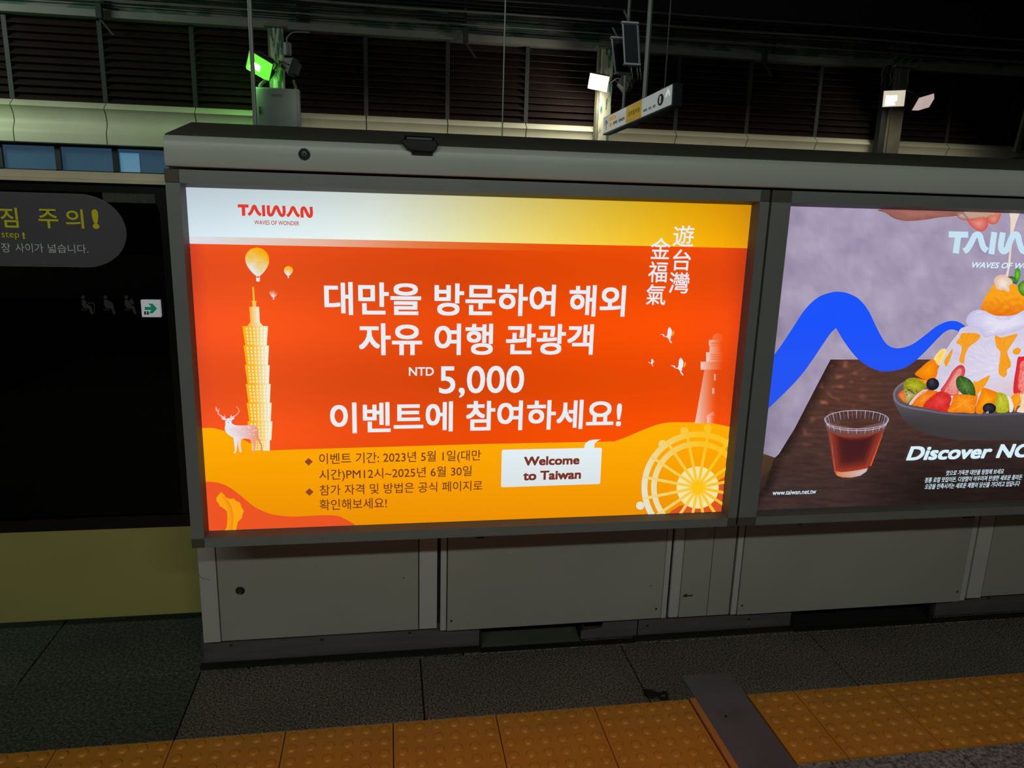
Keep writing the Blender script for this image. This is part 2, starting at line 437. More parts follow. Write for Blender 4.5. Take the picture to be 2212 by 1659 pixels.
# narrow strip between the last left tile and the steel plate
pl = empty('floor_cover_plate', (1.01, -.35, 0), 'long brushed steel cover plate let into the platform floor between the yellow tiles', 'plate')
MB().box(.928, 1.092, -.9, .004, -.002, .0045).build('plate', M['plate'], pl, bevel=.002)
MB().box(.908, .927, -.9, -.112, -.004, .0075).build('edge_trim', M['amber'], pl, bevel=.0015, label='narrow brass-coloured edge strip with the poster glow painted in')
MB().lathe((.985, -.205, .0045), (0, 0, 1), [(0, .0045), (.0006, .0045)], 12).build('screw', M['black'], pl)

# small black hair-tie / cord on the floor
c0 = at(1415, 1505, 'z', 0)
def fl(px, py, z=.008): p = at(px, py, 'z', 0); return (p.x, p.y, z)
cd_ = MB()
loop = spl([(1394,1500),(1404,1497),(1414,1501),(1421,1503),(1430,1499),(1440,1504),(1440,1511),(1433,1514),(1425,1508),(1418,1505),(1408,1508),(1396,1505)], 5, True)
cd_.tube([fl(x, y, .005+.004*math.sin(i*.6)) for i, (x, y) in enumerate(loop)], .0045, 8, closed=True)
for i, (x, y) in enumerate(loop[::3]):
    p = Vector(fl(x, y, .005+.004*math.sin(i*1.8))); cd_.lathe(p-Vector((0, 0, .0)), (1, .4, .1), [(-.002, .0048), (0, .0062), (.002, .0048)], 8)
lp = spl([(1393,1499),(1404,1500),(1416,1505),(1411,1508),(1397,1504)], 4, True)
cd_.tube([fl(x, y, .013) for x, y in lp], .0042, 8, closed=True)
tag(cd_.build('hair_tie', M['rubber'], smooth=True), 'small black coiled cord loop lying on the granite beside the yellow tiles', 'cord')

# ================================================================== TRACK SIDE, OPPOSITE PLATFORM, FAR WALL
MB().box(-16, 26, .78, 9.5, -1.3, -1.15).build('floor_track_bed', M['track'], kind='structure').name = 'floor_track'
MB().box(-16, 26, 9.5, 18.4, -1.3, 0).build('floor_opposite', M['concrete'], kind='structure')
WY = 18.0
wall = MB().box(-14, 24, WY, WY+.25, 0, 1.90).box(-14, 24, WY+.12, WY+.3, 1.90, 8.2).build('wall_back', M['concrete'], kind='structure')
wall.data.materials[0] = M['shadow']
# cream fascia panels, 1.98 m each
prof = [(WY+.12, 3.50), (WY-.10, 3.497), (WY-.30, 3.345), (WY-.27, 3.325), (WY-.20, 3.24), (WY-.155, 3.12), (WY-.15, 3.02), (WY-.19, 2.93), (WY-.245, 2.86), (WY-.265, 2.76), (WY-.265, 2.56), (WY-.24, 2.545), (WY+.12, 2.545)]
f0 = None
for i in range(-3, 16):
    xa = -6.436+1.985*i
    if f0 is None:
        f0 = MB().prism(prof, xa+.012, xa+1.985-.012).build('fascia_panel', M['cream'], wall, smooth=True); fx = f0.location.copy(); i0 = i
    else: copy_obj(f0, wall, (fx.x+1.985*(i-i0), fx.y, fx.z))
# louvre bays
l0 = None
for i in range(-3, 16):
    xa = -6.436+1.985*i
    MB().box(xa-.05, xa+.05, WY-.12, WY+.1, 3.5, 5.32).build('louver_post', M['louverpost'], wall)
    for j in range(11):
        z = 3.50+.163*j
        if l0 is None:
            l0 = MB().prism([(WY-.13, z), (WY-.115, z-.014), (WY+.05, z+.150), (WY+.035, z+.164)], xa+.05, xa+1.935).build('louver_slat', M['louver'], wall); lx = l0.location.copy(); ia = i; ja = j
        else: copy_obj(l0, wall, (lx.x+1.985*(i-ia), lx.y, lx.z+.163*j))
# windows under the fascia
wi = 0
for i in range(-3, 24):
    wi += 1
    xa = -7.613+1.255*i
    wn = MB().box(xa, xa+.06, WY-.06, WY+.1, 1.90, 2.545).box(xa+1.195, xa+1.255, WY-.06, WY+.1, 1.90, 2.545)\
        .box(xa, xa+1.255, WY-.06, WY+.1, 1.90, 1.96).box(xa, xa+1.255, WY-.06, WY+.1, 2.485, 2.545).build('window_%d' % wi, M['winframe'], kind='structure')
    pn = MB().box(xa+.06, xa+1.195, WY+.02, WY+.04, 1.96, 2.485).build('window_pane', M['win'], wn)
    if i in (1, 2): MB().box(xa+(.09 if i == 1 else .1), xa+(.52 if i == 1 else .4), WY+.0, WY+.015, 1.96, 2.40).build('blind', M['win2'], wn, label='brighter blue blind behind the pane')
# concrete beam with peeling green paint, and its flange
MB().box(-14, 24, WY-.22, WY+.2, 5.45, 5.95).build('trim_1', M['beam'], kind='structure')
MB().box(-14, 24, WY-.34, WY+.2, 5.30, 5.45).build('trim_2', M['ledge'], kind='structure')
# cables and conduits along the beam
for i, (z, y, r) in enumerate([(5.65, 17.62, .020), (5.74, 17.60, .026), (5.83, 17.60, .022), (5.93, 17.57, .030), (6.03, 17.6, .025), (6.13, 17.56, .028), (6.22, 17.6, .020), (5.57, 17.62, .014)]):
    pts = [(-14+1.0*k_, y+.008*math.sin(k_*1.3+i), z+.012*math.sin(k_*.8+i*2)) for k_ in range(39)]
    tag(MB().tube(pts, r, 6).build('cable', M['cable'] if i % 3 else M['cable_g'], smooth=True), ('third lowest', 'fourth lowest', 'fifth lowest', 'sixth lowest', 'third highest', 'second highest', 'highest', 'lowest')[i]+' cable running along the green beam above the louvres', 'cable', 'cables along the far beam')
for i, x in enumerate([-9.6, -6.25, -2.0, 1.9, 5.9, 9.9, 13.9]):
    tag(MB().box(x-.035, x+.035, 17.655, 17.78, 5.5, 6.3).build('cable_bracket', M['cable']), 'small black bracket holding the far beam cables, '+('leftmost, out past the windows', 'left of the green floodlight', 'above the junction cabinet column', 'midway between green and white floodlights', 'above the bright white floodlight', 'midway between white and dim floodlights', 'above the pair of dim floodlights')[i], 'bracket', 'brackets on the far beam')
for i, x in enumerate([-6.3, 1.9, 9.6]):
    tag(MB().box(x-.06, x+.06, 17.5, 17.62, 5.25, 5.56).prism([(x-.05, 5.27), (x+.0, 5.27), (x+.28, 4.92), (x+.22, 4.92)], 17.58, 17.62, 'y').build('beam_clamp', M['louverpost']), 'bent bracket below the far beam flange, '+('left of the green floodlight', 'between the green and white floodlights', 'right of the hanging sign')[i], 'bracket', 'clamps under the far beam')

# ceiling: roof sheet with purlins, braces
ceil = MB().box(-14, 26, -6, 18.4, 9.0, 9.1).build('ceiling', M['ceil'], kind='structure')
for y, z in ((17.2, 7.1), (16.2, 7.5), (15.0, 7.35), (13.6, 7.9), (12.2, 7.4), (10.8, 8.2), (9.4, 7.6), (8.0, 8.2)):
    MB().box(-14, 26, y-.05, y+.05, z, z+.03).box(-14, 26, y-.01, y+.01, z, z+.2).build('purlin', M['truss'], ceil)
for i in range(12):
    x = -12+3.2*i
    MB().box(x-.09, x+.09, 2, 18.2, 8.3, 8.5).build('rafter', M['truss'], ceil)
    MB().tube([(x+.2, 17.2, 7.15), (x+1.4, 14.9, 7.5)], .035, 5).build('brace', M['truss'], ceil)
    MB().tube([(x+2.6, 12.2, 7.5), (x+1.7, 16.2, 7.6)], .03, 5).build('brace', M['truss'], ceil)

# columns on the opposite platform
def column(x0, x1, z1, mt, label, dark=None):
    c = empty('steel_column', ((x0+x1)/2, 17.4, 0), label, 'column')
    MB().box(x0, x1, 17.25, 17.55, 0, z1).build('shaft', mt, c, bevel=.01)
    MB().box(x0-.06, x0, 17.3, 17.5, 0, z1).build('side_plate', M['column_d'], c)
    MB().box(x0-.12, x1+.12, 17.15, 17.6, z1-.06, z1).build('head_plate', M['column_d'], c)
    return c
column(-2.60, -2.34, 5.3, M['column'], 'column behind the grey cabinet, lit green by the floodlight')
column(5.22, 5.52, 5.3, M['column'], 'column with peeling green and white paint under the bright white floodlight')
c3 = column(13.18, 13.54, 5.3, M['column_d'], 'plain grey-brown column under the pair of dim floodlights')
MB().box(12.94, 13.1, 17.3, 17.5, 0, 5.3).build('rear_flange', M['louverpost'], c3)

# floodlights
def floodlight(c, aim, s, lens, hot, label, roll=0, arm=None):
    c = Vector(c); f = Vector(aim).normalized(); r = f.cross(Vector((0, 0, 1))).normalized(); u = r.cross(f)
    a_ = math.radians(roll); r, u = r*math.cos(a_)+u*math.sin(a_), u*math.cos(a_)-r*math.sin(a_)
    t = empty('floodlight', c, label, 'floodlight', 'floodlights on the opposite columns')
    P = lambda a, b_, d: c+r*a+u*b_+f*d
    h = s/2; v = s*.40
    fr_ = [P(-h, -v, 0), P(h, -v, 0), P(h, v, 0), P(-h, v, 0)]
    bk = [P(-h*.6, -v*.55, -s*.5), P(h*.6, -v*.55, -s*.5), P(h*.6, v*.6, -s*.5), P(-h*.6, v*.6, -s*.5)]
    MB().hexa(bk+fr_).build('housing', M['lampbody'], t, bevel=.01)
    gl_ = [P(-h*.98, -v*.98, .002), P(h*.98, -v*.98, .002), P(h*.98, v*.98, .002), P(-h*.98, v*.98, .002)]
    gf = [P(-h*.72, -v*.62, s*.26), P(h*.72, -v*.62, s*.26), P(h*.72, v*.70, s*.26), P(-h*.72, v*.70, s*.26)]
    MB().hexa(gl_+gf).build('lens', lens, t)
    if hot:
        a = [P(-h*.30+q*h*.0, -v*.1, s*.262) for q in (0,)]
        MB().hexa([P(-h*.28, -v*.10, s*.262), P(h*.5, -v*.10, s*.262), P(h*.5, v*.55, s*.262), P(-h*.28, v*.55, s*.262),
                   P(-h*.28, -v*.10, s*.27), P(h*.5, -v*.10, s*.27), P(h*.5, v*.55, s*.27), P(-h*.28, v*.55, s*.27)]).build('lamp_tube', hot, t)
    rim = MB()
    for (a, b_) in (((-h, -v), (h, -v)), ((h, -v), (h, v)), ((h, v), (-h, v)), ((-h, v), (-h, -v))):
        rim.tube([P(a[0], a[1], 0), P(b_[0], b_[1], 0)], .012, 6)
    rim.build('rim', M['lampbody'], t)
    if arm: MB().tube([P(0, 0, -s*.70), arm], .02, 6).build('arm', M['lampbody'], t)
    MB().tube([P(-h*1.02, 0, -s*.1), P(-h*.9, 0, -s*.62), P(0, 0, -s*.72), P(h*.9, 0, -s*.62), P(h*1.02, 0, -s*.1)], .015, 6).build('bracket', M['lampbody'], t)
    return t
floodlight((-2.80, 16.85, 4.34), (-.40, -.80, -.60), .58, M['lamp_green'], M['lamp_green_hot'], 'lit green floodlight above the grey cabinet', 35, (-2.5, 17.225, 4.5))
floodlight((-2.08, 16.95, 4.36), (.9, -.15, -.35), .46, M['lamp_off'], None, 'unlit floodlight beside the green one, seen from the side', 0, (-2.42, 17.225, 4.4))
floodlight((5.06, 16.85, 4.40), (-.35, -.8, -.55), .48, M['lamp_white'], None, 'bright white floodlight on the peeling column', 12, (5.3, 17.225, 4.6))
floodlight((5.82, 16.95, 4.40), (.95, -.1, -.4), .46, M['lamp_off'], None, 'unlit floodlight behind the hanging sign', 0, (5.45, 17.225, 4.45))
floodlight((12.92, 16.85, 4.42), (-.62, -.8, -.45), .52, M['lamp_warm'], M['lamp_white'], 'dim cream floodlight, left one of the pair on the far right column', 0, (13.25, 17.225, 4.6))
floodlight((13.75, 16.85, 4.38), (.35, -.8, -.75), .50, M['lamp_pink'], None, 'dim pinkish floodlight, right one of the pair on the far right column', -22, (13.5, 17.225, 4.7))
spot('green_flood', (-2.98, 16.7, 4.25), (-4.2, 18.0, 3.3), 46, (.22, 1.0, .18), 140)
point('green_flood_spill', (-2.72, 17.10, 4.10), 4, (.25, 1.0, .15), .06)
spot('white_flood', (4.98, 16.7, 4.3), (4.0, 18.0, 3.85), 190, (1.0, .97, .82), 150)
point('white_louver_spill', (4.75, 17.35, 3.95), 7, (1.0, .93, .80), .05)
point('white_flood_spill', (5.2, 16.85, 4.10), 5, (1.0, .97, .85), .06)
spot('warm_flood', (12.8, 16.7, 4.3), (11.6, 18, 3.4), 30, (1.0, .92, .78), 140)
point('green_side_light', (-10.5, 16.5, 3.6), 40, (.25, 1.0, .25), .2)
point('green_near_fill', (-3.4, .15, 1.9), 1.1, (.15, 1.0, .30), .12)  # unseen green point added to tint the floor at the left

# junction cabinet and its conduits on the first column
cab = empty('junction_cabinet', (-2.44, 17.1, 3.0), 'grey metal cabinet on the first column below the green floodlight', 'cabinet')
MB().box(-2.93, -1.97, 16.95, 17.24, 2.75, 3.90).build('body', M['boxgrey'], cab, bevel=.01)
MB().box(-2.90, -2.03, 16.925, 16.95, 2.77, 3.87).build('door', M['boxgrey'], cab, bevel=.006)
MB().box(-2.86, -2.83, 16.90, 16.925, 3.32, 3.48).build('handle', M['lock'], cab)
MB().box(-2.58, -2.34, 16.92, 16.926, 3.72, 3.76).build('name_plate', M['cable_g'], cab)
tag(MB().tube(spl([(-2.83, 3.90), (-2.80, 4.0), (-2.62, 4.14), (-2.45, 4.28), (-2.42, 4.4)], 5) and [(x, 17.0, z) for x, z in spl([(-2.84, 3.905), (-2.80, 3.98), (-2.62, 4.12), (-2.54, 4.22), (-2.50, 4.28)], 5)], .04, 8).build('conduit', M['cable_g'], smooth=True), 'curved conduit from the cabinet top up to the green floodlight', 'conduit')
tag(MB().tube([(x, 17.15, z) for x, z in spl([(-2.06, 3.905), (-2.06, 3.98), (-2.09, 4.06), (-2.1, 4.12)], 5)], .03, 8).build('conduit', M['cable_g'], smooth=True), 'thin conduit at the right corner of the cabinet top', 'conduit')
tag(MB().box(-2.36, -2.2, 17.05, 17.26, 4.66, 4.74).lathe((-2.2, 17.05, 4.62), (0, 0, 1), [(0, .07), (.02, .09), (.26, .09), (.28, .07)], 12).tube([(x, 17.05, z) for x, z in spl([(-2.2, 4.88), (-2.2, 5.0), (-2.05, 5.12), (-1.7, 5.14)], 5)], .015, 6).build('ballast_canister', M['boxgrey'], smooth=True), 'small grey canister on the first column above the unlit floodlight', 'canister')
for k_ in range(4):
    x = 12.75+.25*k_
    tag(MB().tube([(x+a, 17.22, z) for a, z in spl([(.35, 5.5), (.05, 5.25), (-.02, 5.05), (.02, 4.9), (-.02, 4.78)], 5)], .014, 5).build('loose_cable', M['cable_g'], smooth=True), ('leftmost', 'second from the left', 'third from the left', 'rightmost')[k_]+' thin loose cable dangling behind the pair of dim floodlights', 'cable', 'loose cables at the far right column')

# vertical rods
def rod(px, y, z0, z1, r, label, top=None):
    p = at(px[0], px[1], 'y', y)
    tag(MB().tube([(p.x, y, z0), (p.x, y, z1)], r, 8).lathe((p.x, y, z0), (0, 0, 1), [(0, r*2.6), (.012, r*2.4), (.03, r*1.3)], 12).build('cap_pole', M['pole'], smooth=True), label, 'pole')
rod((545, 134), .40, 1.626, 5.2, .0062, 'thin vertical steel pole standing on the barrier cap, in front of the green floodlight')
rod((1087, 200), .42, 1.619, 5.2, .0022, 'very thin rod standing on the barrier cap between the green and the white floodlight')

# hanging direction sign of the opposite platform, with speakers on its poles
NP, FP = (at(1451.4, 182.3, 'y', 11.6), at(1448.9, 225.7, 'y', 11.6)), (at(1303.8, 255.6, 'y', 16.0), at(1302.8, 288.4, 'y', 16.0))
XS = (NP[0].x+FP[0].x)/2
def sg(t, v):      # t 0 = far end, 1 = near end; v 0 bottom, 1 top
    a = FP[1].lerp(FP[0], v); b_ = NP[1].lerp(NP[0], v); return a.lerp(b_, t)
sign = empty('direction_sign', (sg(.5, 0).x+.1, 13.8, sg(.5, 0).z), 'long hanging direction sign, white with a yellow middle, over the opposite platform', 'sign')
TH = Vector((.34, 0, 0))
def sgbox(t0, t1, v0, v1, d0, d1):
    D0, D1 = Vector((d0, 0, 0)), Vector((d1, 0, 0))
    p = [sg(t0, v0), sg(t1, v0), sg(t1, v0), sg(t0, v0), sg(t0, v1), sg(t1, v1), sg(t1, v1), sg(t0, v1)]
    return [p[0]+D0, p[1]+D0, p[2]+D1, p[3]+D1, p[4]+D0, p[5]+D0, p[6]+D1, p[7]+D1]
MB().hexa(sgbox(-.01, 1.02, -.1, 1.04, .012, .17)).build('casing', M['signdark'], sign)
face = MB().hexa(sgbox(0, 1, 0, 1, 0, .012)).build('sign_face', M['signwhite'], sign)
MB().hexa(sgbox(.40, .63, 0, 1, -.004, 0)).build('station_panel', M['signyellow'], sign, label='yellow middle panel')
def sgl(name, body, t0, t1, v0, v1, mt, d=-.008):
    V, F = text_mesh(body); xs_ = [p[0] for p in V]; ys_ = [p[1] for p in V]; mw, mh = max(xs_)-min(xs_), max(ys_)-min(ys_)
    off = wloc(sign)
    me = bpy.data.meshes.new(name)
    me.from_pydata([tuple(sg(t0+(t1-t0)*(p[0]-min(xs_))/mw, v0+(v1-v0)*(p[1]-min(ys_))/mh)+Vector((d, 0, 0))-off) for p in V], [], F)
    me.materials.append(mt); o = bpy.data.objects.new(name, me); link(o, sign)
def sbars(name, cells, mt, d=-.004):
    b_ = MB()
    for (t0, t1, v0, v1) in cells: b_.hexa(sgbox(t0, t1, v0, v1, d-.002, d))
    b_.build(name, mt, sign, kind='stuff')
# worn lettering, too blurred to read: rows of small marks of the same size and colour
sgl('arrow_mark', '↑', .03, .09, .16, .80, M['signtext'])
sbars('orange_marks', [(.125+.028*i, .145+.028*i, .60, .84) for i in range(4)]+[(.125, .148, .24, .48), (.152, .17, .24, .48)], M['signorange'])
sbars('dark_marks', [(.19+.024*i, .206+.024*i, .28+.02*(i % 2), .46) for i in range(8) if i != 3], M['cable_g'])
sbars('faint_marks', [(.44+.035*i, .462+.035*i, .34+.05*(i % 2), .62) for i in range(5)], M['signdimyellow'], -.006)
sbars('faint_marks', [(.66+.018*i, .672+.018*i, .22, .36) for i in range(9) if i not in (3, 6)], M['signdim'])
sgl('number_lettering', '1', .868, .886, .30, .66, M['signwhite'], -.012)
sgl('arrow_mark', '^', .93, .985, .50, .86, M['signbright'])
md = MB()
ring = [sg(.877+.035*math.cos(a), .48+.30*math.sin(a)) for a in [2*math.pi*i/20 for i in range(20)]]
md.v = [tuple(p+Vector((-.006, 0, 0))) for p in ring]+[tuple(p) for p in ring]; md.f = [tuple(range(20))]+[(i, (i+1) % 20, 20+(i+1) % 20, 20+i) for i in range(20)]
md.build('number_disc', M['signtext'], sign)
for i, (t, lab) in enumerate(((.28, 'far'), (.60, 'middle'), (.86, 'near'))):
    p = sg(t, 1)
    zt_ = lambda q: sg(q, 1.04).z-.004
    tag(MB().tube([(p.x+.09, p.y, zt_(t)), (p.x+.09, p.y, 8.3)], (.035, .05, .012)[i], 8).lathe((p.x+.09, p.y, zt_(t)), (0, 0, 1), [(0, .07), (.03, .07)], 8).build('sign_pole', M['pole'] if i < 2 else M['truss'], smooth=True),
        ('pole holding the far end of the direction sign', 'thick pole holding the middle of the direction sign', 'thin dark pole holding the near end of the direction sign')[i], 'pole')
def speaker(pl, pr, pb, y, tilt, label):
    a = at(*pl, 'y', y); b_ = at(*pb, 'y', y); wd = .215; h = a.z-b_.z
    t = empty('column_speaker', (a.x+wd/2, y, b_.z), label, 'speaker', 'column speakers by the hanging sign')
    X0, X1 = a.x, b_.x          # leaning left edge
    def P(u, v, d): return Vector((X1+(X0-X1)*v+wd*u, y+d, b_.z+h*v))
    MB().hexa([P(-.05, 0, .01), P(1.05, 0, .01), P(1.35, 0, .16), P(.2, 0, .16), P(-.05, 1, .01), P(1.05, 1, .01), P(1.35, 1, .16), P(.2, 1, .16)]).build('case', M['speaker_body'], t, bevel=.01)
    MB().hexa([P(.06, .05, -.004), P(.94, .05, -.004), P(.94, .05, .01), P(.06, .05, .01), P(.06, .93, -.004), P(.94, .93, -.004), P(.94, .93, .01), P(.06, .93, .01)]).build('grille', M['speaker_grille'], t)
    MB().hexa([P(-.08, -.02, -.012), P(1.08, -.02, -.012), P(1.2, -.02, .1), P(.0, -.02, .1), P(-.08, .03, -.012), P(1.08, .03, -.012), P(1.2, .03, .1), P(.0, .03, .1)]).build('end_cap', M['speaker_body'], t, bevel=.005)
    MB().hexa([P(-.08, .95, -.012), P(1.08, .95, -.012), P(1.2, .95, .1), P(.0, .95, .1), P(-.08, 1.0, -.012), P(1.08, 1.0, -.012), P(1.2, 1.0, .1), P(.0, 1.0, .1)]).build('end_cap', M['speaker_body'], t, bevel=.005)
    MB().tube([P(.6, .98, .08), P(.6, 1.35, .3), P(1.2, 1.4, .6)], .014, 6).build('bracket', M['truss'], t)
    for q in (.5, .9, 1.1): MB().tube([P(q, 0, .05), P(q+.02, -.14, .06), P(q+.12, -.24, .1), P(q+.4, -.26, .3)], .008, 5).build('wire', M['pole'], t)
speaker((1345, 45), (1374, 45), (1350, 138), 9.0, 0, 'slim grey column speaker, nearer and higher of the pair')
speaker((1321, 78), (1345, 78), (1330, 158), 9.6, 0, 'slim grey column speaker, lower one partly behind its neighbour')

# something pale-framed at the very right edge, far side
st = empty('stair_screen', (17.8, 16.9, 0), 'dark screen with a pale frame at the right edge, beyond the louvre wall', 'screen')
MB().box(16.95, 19.5, 16.9, 16.95, 3.3, 4.9).build('panel', M['shadow'], st)
MB().hexa([(16.72, 16.85, 3.25), (16.86, 16.85, 3.25), (16.86, 16.95, 3.25), (16.72, 16.95, 3.25), (16.90, 16.85, 4.95), (16.98, 16.85, 4.95), (16.98, 16.95, 4.95), (16.90, 16.95, 4.95)]).build('frame', M['cable_g'], st)
MB().prism([(16.55, 3.06), (16.75, 3.12), (19.5, 3.30), (19.5, 3.10), (16.75, 3.0)], 16.8, 16.95, 'y').build('handrail', M['ledge'], st)
# ================================================================== SLIDING DOOR (left)
door = MB().box(-6, -.45, .385, .425, 1.507, 1.528).box(-6, -.45, .375, .435, 1.497, 1.507).build('door_1', M['rail'], kind='structure', bevel=.002)
MB().box(-6, -.45, .396, .404, .42, 1.50).build('glass_pane', M['glass'], door)
MB().box(-6, -.45, .385, .425, .108, .424).build('lower_panel', M['yellow'], door, bevel=.003)
MB().box(-6, -.45, .380, .390, .424, .462).build('bottom_rail', M['frit'], door)
# black enamel border with a rounded inner corner
fr = MB(); yy = .3945
a = at(352, 700, 'y', yy); zt_ = at(300, 418, 'y', yy).z; xr_ = -.665; R_ = .06
fr.box(-6, xr_-R_, yy, yy+.001, zt_, 1.497).box(xr_, -.45, yy, yy+.001, .462, zt_-R_).box(xr_, -.45, yy, yy+.001, zt_-R_, 1.497)
n0 = len(fr.v); arc = [(xr_-R_+R_*math.cos(t), zt_-R_+R_*math.sin(t)) for t in [math.pi/2*i/8 for i in range(9)]]
fr.v += [(x, yy, z) for x, z in arc]+[(xr_, yy, zt_), (xr_-R_, yy, 1.497), (xr_, yy, 1.497)]
fr.f += [(n0+i, n0+i+1, n0+9) for i in range(8)]+[(n0+8, n0+9, n0+11, n0+10)]
fr.build('glass_border', M['frit'], door)
MB().box(at(222, 430, 'y', .394).x, xr_-.01, .3935, .3940, at(280, 438, 'y', .394).z, at(280, 418, 'y', .394).z).build('reflection_strip', M['reflection'], door)  # band mirrored in the glass, built as a flat coloured strip
# caution sticker
yd = .3915
zT = at(100, 419, 'y', yd).z; zB = at(100, 574, 'y', yd).z; xc = at(178, 500, 'y', yd).x; xe = at(270.4, 500, 'y', yd).x; zc = (zT+zB)/2
for nm, e, dd, mt in (('caution_sticker_rim', .003, .0006, M['cable_g']), ('caution_sticker', 0, 0, M['decal'])):
    arc = [(xc+(xe-xc+e)*math.sin(t), zc+((zT-zB)/2+e)*math.cos(t)) for t in [math.pi*i/24 for i in range(25)]]
    arc2 = [(xc-1.0-(xe-xc+e)*math.sin(t), zc-((zT-zB)/2+e)*math.cos(t)) for t in [math.pi*i/24 for i in range(25)]]
    s_ = MB().prism(arc+arc2, yd+dd, yd+dd+.0012, 'y').build(nm, mt, door)
    if not dd: sticker = s_
def dt(body, x0, x1, yt, yb, mt, bold=.0, ym=None):
    text('lettering', body, (x0, (yt+yb)/2), (x1, (yt+yb)/2), ((x0+x1)/2, yt), ((x0+x1)/2, yb), sticker, y=yd-.0002, layer=2, material=mt, bold=bold)
dt('짐', 1, 39, 448.5, 491.5, M['decal_y'], .012)
dt('주', 83, 126, 451.5, 493, M['decal_y'], .012)
dt('의', 141.8, 180.5, 452, 493.5, M['decal_y'], .012)
dt('!', 199, 213.6, 452, 494.5, M['decal_y'], .05)
dt('step', 3.8, 42, 501.5, 517.5, M['decal_y'], .0)
dt('!', 48.8, 54, 502, 516.5, M['decal_y'], .05)
dt('강장', -19, 22.8, 524.5, 545, M['decal_w'], .0)
dt('사이가', 33.4, 93.7, 525.5, 545, M['decal_w'], .0)
dt('넓습니다.', 104.3, 190.4, 527.5, 546.6, M['decal_w'], .0)
# priority-seat pictograms on the glass
def gp(px, py): p = at(px, py, 'y', .3925); return (p.x, p.z)
for k_, (ox, belly) in enumerate(((175, 0), (223, 1), (268, 2))):
    ic = MB()
    def pg(pts):
        n = len(ic.v); ic.v.extend([(x, .3925, z) for x, z in [gp(ox+a, 637+b_) for a, b_ in pts]]); ic.v.extend([(x, .3935, z) for x, z in [gp(ox+a, 637+b_) for a, b_ in pts]])
        m_ = len(pts); ic.f.append(tuple(range(n, n+m_))); ic.f.extend([(n+i, n+(i+1) % m_, n+m_+(i+1) % m_, n+m_+i) for i in range(m_)])
    pg([(4.5+4*math.cos(t), 5+4*math.sin(t)) for t in [i*math.pi/6 for i in range(12)]])
    bl = 10 if belly == 1 else 4
    pg([(1, 11), (7, 10), (10+bl, 17), (12+bl, 22), (22, 25), (27, 41), (22, 42), (17, 30), (6, 29), (2, 22)])
    pg([(0, 31), (14, 32), (14, 33.5), (0, 32.5)])
    if belly == 0: pg([(10, 17), (26, 16), (30, 22), (29, 40), (27.5, 40), (28, 22), (24, 18), (10, 20)])
    if belly == 2: pg([(12, 10), (16, 8), (19, 12), (22, 20), (14, 20)])
    ic.build('seat_pictogram', M['icon'], door)
# small lit direction plate
ex = empty('direction_plate', (at(326, 685, 'y', .38).x, .385, at(326, 685, 'y', .38).z), 'small bright square plate with a green right arrow on the dark door glass', 'sign')
p0, p1 = at(306.8, 685, 'y', .38), at(345.4, 648, 'y', .38)
MB().box(p0.x, p1.x, .378, .391, p0.z, p1.z).build('plate', M['exit_white'], ex, bevel=.002)
ar = MB(); ap = [(at(x, y, 'y', .377).x, at(x, y, 'y', .377).z) for x, y in sc([(1235,1118),(1290,1118),(1268,1088),(1300,1090),(1340,1131),(1302,1172),(1270,1172),(1292,1144),(1235,1144)], 0, 380, 3.95)]
ar.prism(ap, .3765, .378, 'y').build('arrow', M['exit_green'], ex)
for xx in (311.8, 317.6):
    q0, q1 = at(xx, 680, 'y', .377), at(xx+3.2, 672.5, 'y', .377); MB().box(q0.x, q1.x, .3768, .378, q0.z, q1.z).build('small_mark', M['exit_dim'], ex)

# ================================================================== PLATFORM BARRIER
bar = empty('platform_barrier', (.9, .35, 0), 'long grey-green platform screen housing carrying the two light boxes', 'barrier')
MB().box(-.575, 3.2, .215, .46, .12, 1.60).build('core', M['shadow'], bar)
# cap: rounded hood
cp_ = [(-.030, 1.5365), (-.048, 1.5385), (-.053, 1.546), (-.053, 1.592), (-.050, 1.602), (-.042, 1.609), (.235, 1.664), (.262, 1.664), (.30, 1.66), (.47, 1.60), (.47, 1.5365)]
MB().prism(cp_[:6]+[(-.036, 1.605), (.2, 1.60), (.2, 1.5365)], -.523, 3.2).build('cap', M['cap'], bar, smooth=True)
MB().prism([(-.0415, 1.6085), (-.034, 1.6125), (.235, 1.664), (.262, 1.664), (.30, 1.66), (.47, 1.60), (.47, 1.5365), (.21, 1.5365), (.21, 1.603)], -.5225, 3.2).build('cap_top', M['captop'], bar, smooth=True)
def lock(px, py, y, r):
    p = at(px, py, 'y', y)
    o = MB().lathe((p.x, y, p.z), (0, -1, 0), [(0, r), (.002, r), (.003, r*.82), (.0025, r*.74), (.0015, r*.70)], 28).build('lock', M['lock'], bar, smooth=True)
    MB().lathe((p.x, y-.0015, p.z), (0, -1, 0), [(0, r*.70), (.0006, r*.70)], 24).build('lock_well', M['black'], o)
    MB().lathe((p.x, y-.002, p.z), (0, -1, 0), [(0, r*.5), (.002, r*.46), (.0022, r*.30)], 24).build('cylinder', M['lock'], o, smooth=True)
    MB().prism([(p.x-r*.22, p.z+r*.18), (p.x+r*.22, p.z+r*.18), (p.x, p.z-r*.25)], y-.0052, y-.004, 'y').build('key_slot', M['black'], o)
lock(657.5, 333, -.053, .0142)
lock(519, 1275.5, .200, .0140)
